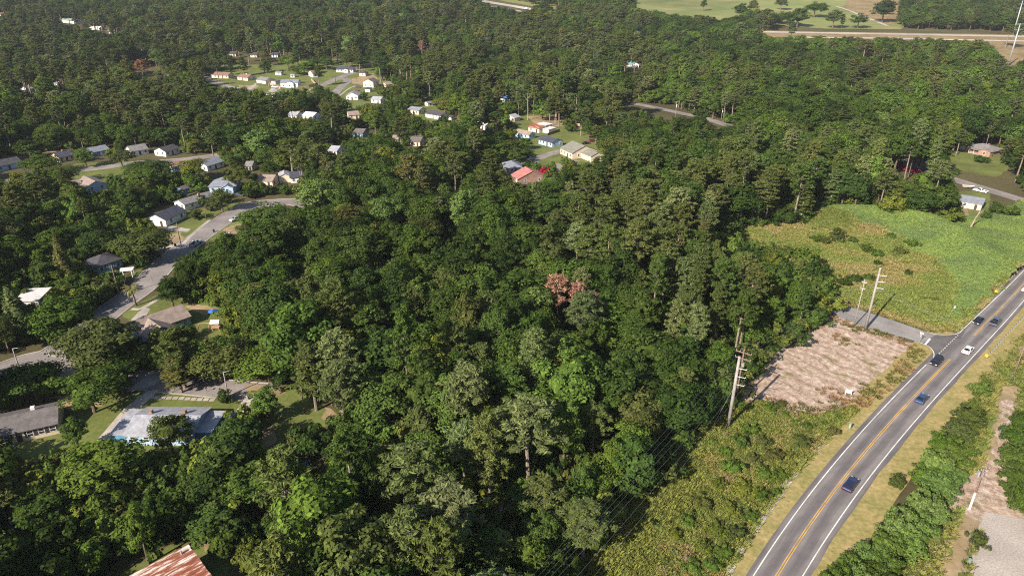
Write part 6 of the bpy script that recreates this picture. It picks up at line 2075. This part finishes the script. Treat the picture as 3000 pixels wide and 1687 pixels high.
# ------------------------------------------------------------------ grass, weeds and vines
def blades(seed, nb, h, spread, wdt):
    q = np.random.default_rng(seed)
    V, F = [], []
    for i in range(nb):
        a = q.uniform(0, 6.28); rr = spread * q.random() ** .6
        b = np.array([math.cos(a) * rr, math.sin(a) * rr, 0])
        d = np.array([math.cos(a + q.uniform(-1, 1)), math.sin(a + q.uniform(-1, 1)), 0])
        s = np.array([-d[1], d[0], 0]) * wdt
        hh = h * q.uniform(.5, 1.1)
        V += [b - s, b + s, b + d * hh * .35 + s * .6 + [0, 0, hh * .75], b + d * hh * .75 + [0, 0, hh]]
        F.append([4 * i, 4 * i + 1, 4 * i + 2, 4 * i + 3])
    return np.array(V), np.array(F)


GRASS = []
for i in range(3):
    V, F = blades(700 + i, 26, .6, .55, .05)
    GRASS.append(mesh_np("grass_tuft", V, F, M['grass']))
WEED = []
for i in range(3):
    q = np.random.default_rng(720 + i)
    u = ball(q, 130); u[:, 2] = np.abs(u[:, 2])
    C = u * np.array([1.0, 1.0, .42]) * q.uniform(.55, 1.05, (130, 1))
    V, F = cards(C, u * .5 + np.array([0, 0, .8]) + q.normal(size=(130, 3)) * .4, q.uniform(.12, .26, 130), .7, q)
    WEED.append(mesh_np("weed_clump", V, F, M['grass']))


def fill(poly_px, s, seed):
    w = np.array([at(*p)[:2] for p in poly_px])
    q = np.random.default_rng(seed)
    gx, gy = np.meshgrid(np.arange(w[:, 0].min(), w[:, 0].max(), s), np.arange(w[:, 1].min(), w[:, 1].max(), s))
    gx = (gx + q.uniform(-.5, .5, gx.shape) * s).ravel(); gy = (gy + q.uniform(-.5, .5, gy.shape) * s).ravel()
    k = inside(w, gx, gy)
    return gx[k], gy[k], q


def pnoise(x, y, s):
    return (np.sin(x * s + 1.9 * np.sin(y * s * .83 + .7)) + np.sin(y * s * 1.21 + 1.6 * np.sin(x * s * .77 + 2.1)) + .6 * np.sin((x + y) * s * 2.3 + 1.1 * np.sin((x - y) * s * 1.7))) / 2.6


def bumps(x, y):
    return np.array([bump(a, b) for a, b in zip(x, y)])


def cover(name, lib, x, y, z, q, smin, smax, pal, label, cat, zs=(.7, 1.3)):
    n = len(x)
    s = q.uniform(smin, smax, n)
    t = np.array([jitter(pal(a, b), random, .09) for a, b in zip(x, y)])
    return instancer(name, lib, np.stack([x, y, z], 1), q.uniform(0, 6.28, n), np.stack([s, s, s * q.uniform(*zs, n)], 1), q.integers(0, len(lib), n), t, label, cat)


x, y, q = fill(MEADOW, .72, 1)
kk = inside(np.array([at(*p)[:2] for p in KUDZU]), x + 4 * pnoise(x, y, .12) + 2 * pnoise(y, x, .4), y + 4 * pnoise(y, x, .1))
x, y = x[kk], y[kk]
cover("vine_cover", WEED, x, y, bumps(x, y), q, .5, 1.2, lambda a, b: (.2 + .04 * float(pnoise(a, b, .21)), .285 + .05 * float(pnoise(a, b, .21)), .09), "bright green vine blanket over the bank beside the main road", "vines", (.5, .9))
x, y, q = fill(MEADOW, .62, 2)
kz = inside(np.array([at(*p)[:2] for p in KUDZU]), x + 4 * pnoise(x, y, .12) + 2 * pnoise(y, x, .4), y + 4 * pnoise(y, x, .1))
bare = pnoise(x, y, .16) > .62
k = ~kz & ~(bare & (q.random(len(x)) < .8))


def meadow_pal(a, b):
    v = float(pnoise(a, b, .13))
    return (.2, .245, .07) if v < -.1 else (.245, .255, .085) if v < .3 else (.3, .265, .115)


cover("meadow_grass", GRASS, x[k], y[k], bumps(x[k], y[k]), q, .8, 1.5, meadow_pal, "dry and green meadow grass between the side road and the vine bank", "grass")
k2 = ~kz & (pnoise(x, y, .23) > .3) & (q.random(len(x)) < .16)
cover("meadow_weeds", WEED, x[k2], y[k2], bumps(x[k2], y[k2]), q, .6, 1.3, lambda a, b: (.12, .16, .04) if random.random() < .6 else (.15, .175, .045), "low green weeds scattered in the meadow", "weeds")
x, y, q = fill(SLOPE, .6, 3)
lotw = np.array([at(*p)[:2] for p in LOT])
inl = inside(lotw, x, y)
px, py, _ = project(np.stack([x, y, 0 * x], 1))
grassy = inside([(2190, 1130), (2150, 1160), (2000, 1290), (1850, 1450), (1600, 1720), (1900, 1720), (2000, 1500), (2100, 1300), (2190, 1200)], px, py)
k = ~inl
cover("slope_grass", GRASS, x[k], y[k], 0 * x[k], q, .8, 1.4, lambda a, b: (.26, .235, .09) if pnoise(a, b, .2) > .35 else (.2, .225, .06), "tan and green grass on the slope below the cleared lot", "grass")
ga = np.array([[p_.x, p_.y] for p_ in GUT])
gd = np.min(np.hypot(x[:, None] - ga[None, :, 0], y[:, None] - ga[None, :, 1]), 1)
k = ~inl & (gd > 2.3) & (pnoise(x, y, .19) + np.where(grassy, -.35, .45) > .0) & (q.random(len(x)) < .5)


def brush_pal(a, b):
    v = float(pnoise(a, b, .31))
    return (.23, .18, .11) if v > .68 else (.155, .185, .05) if v > -.1 else (.115, .16, .037)


cover("slope_brush", WEED, x[k], y[k], 0 * x[k], q, .5, 1.3, brush_pal, "tangled green and brown brush on the slope beside the main road", "brush", (.8, 1.8))
LOT2 = [(2440 + (a - 2440) * 1.07, 1080 + (b - 1080) * 1.09) for a, b in LOT]
x, y, q = fill(LOT2, .9, 4)
k = (pnoise(x, y, .2) > .45) & (q.random(len(x)) < .55)
edge_k = ~inside([(2290, 1020), (2440, 945), (2650, 1012), (2660, 1040), (2520, 1165), (2420, 1195), (2250, 1165), (2185, 1160)], *project(np.stack([x, y, 0 * x], 1))[:2])
k |= edge_k & (q.random(len(x)) < .62)
k &= ~inside([(2400, 870), (2476, 893), (2576, 922), (2669, 953), (2746, 980), (2740, 1050), (2669, 1000), (2545, 962), (2452, 930)], *project(np.stack([x, y, 0 * x], 1))[:2])
cover("lot_weeds", GRASS, x[k], y[k], 0 * x[k], q, .6, 1.1, lambda a, b: (.25, .165, .09) if pnoise(a, b, .4) > 0 else (.13, .13, .04), "sparse weeds on the cleared sandy lot", "weeds")
RG = [(2876, 1110), (2905, 1080), (2950, 1020), (3010, 975), (3100, 950), (3200, 1740), (2600, 1740), (2700, 1560), (2850, 1300)]
x, y, q = fill(RG, .7, 6)
px, py, _ = project(np.stack([x, y, 0 * x], 1))
k = ~inside([(2886, 1500), (2950, 1510), (3300, 1570), (3300, 1800), (2835, 1760), (2850, 1640), (2866, 1560)], px, py) & ~inside([(2900, 1360), (2930, 1290), (2950, 1250), (2965, 1330), (2985, 1400), (3060, 1480), (3060, 1540), (2960, 1530), (2890, 1500), (2850, 1480), (2800, 1490), (2760, 1500), (2810, 1400)], px, py)
k &= (pnoise(x, y, .22) < .45) & ~inside([(2930, 1130), (2985, 1130), (2955, 1300), (2935, 1400), (2890, 1500), (2845, 1600), (2815, 1700), (2750, 1700), (2795, 1560), (2875, 1380), (2910, 1250)], px, py)
cover("rough_grass_tufts", GRASS, x[k], y[k], 0 * x[k], q, .7, 1.3, lambda a, b: (.23, .235, .075) if pnoise(a, b, .15) > -.1 else (.17, .21, .055), "rough green grass right of the bushy roadside row", "grass")
x, y, q = fill([(2560, 1690), (2700, 1450), (2820, 1230), (2880, 1110), (2900, 1100), (2905, 1180), (2870, 1250), (2800, 1400), (2690, 1620), (2620, 1740), (2540, 1740)], .9, 8)
cover("row_weeds", WEED, x, y, 0 * x, q, .5, 1.2, lambda a, b: (.1, .135, .03), "low weeds at the foot of the bushy roadside row", "weeds")

# ------------------------------------------------------------------ say which tree is which
from collections import defaultdict
bpy.context.view_layer.update()
load = defaultdict(int)
buckets = defaultdict(list)
SIZEW = {}
for t, tone_, cat_, sz in TREES:
    zz = .5 if cat_ == "shrub" else .68
    hh = {"pine": 21.3, "tree": 15.8, "shrub": 2.9}[cat_] * sz
    px, py, _ = project(np.array([t.location.x, t.location.y, t.location.z + hh * zz]))
    near = sorted(LANDMARKS, key=lambda q: math.hypot(q[1] - px, (q[2] - py) * 1.25))[:4]
    best = None
    for j, (ph_, lx, ly) in enumerate(near):
        dx, dy = px - lx, py - ly
        rel = ("behind" if dy < 0 else "in front of") if abs(dy) > abs(dx) else ("left of" if dx < 0 else "right of")
        key = (tone_, cat_, rel, ph_)
        c = (load[key] + j * 1.2, math.hypot(dx, dy), key)
        if best is None or c < best:
            best = c
    load[best[2]] += 1
    buckets[best[2]].append((best[1], t))
WORD = {"pine": "pine", "tree": "broadleaf tree", "shrub": "bush"}
for (tone_, cat_, rel, ph_), lst in buckets.items():
    lst.sort(key=lambda q: q[0])
    for i, (d, t) in enumerate(lst):
        base = f"{tone_} {WORD[cat_]} {rel} the {ph_}"
        if len(lst) > 1:
            base += ", " + ("nearest" if i == 0 else f"{ORD[min(i, 22)]} nearest")
        t["label"] = base

# ------------------------------------------------------------------ thin summer air
hz, hn, ho = mat("haze_air")
pv = hn.nodes.new("ShaderNodeVolumePrincipled")
pv.inputs["Color"].default_value = (0.80, 0.87, 0.95, 1)
pv.inputs["Density"].default_value = 0.00005
pv.inputs["Anisotropy"].default_value = 0.0
hn.links.new(pv.outputs[0], ho.inputs["Volume"])
hb = MB().box(-3260, 3260, -430, 3260, -1.2, 150).build("haze", hz)
tag(hb, "thin pale summer haze over the whole landscape", "haze", None, 'stuff')
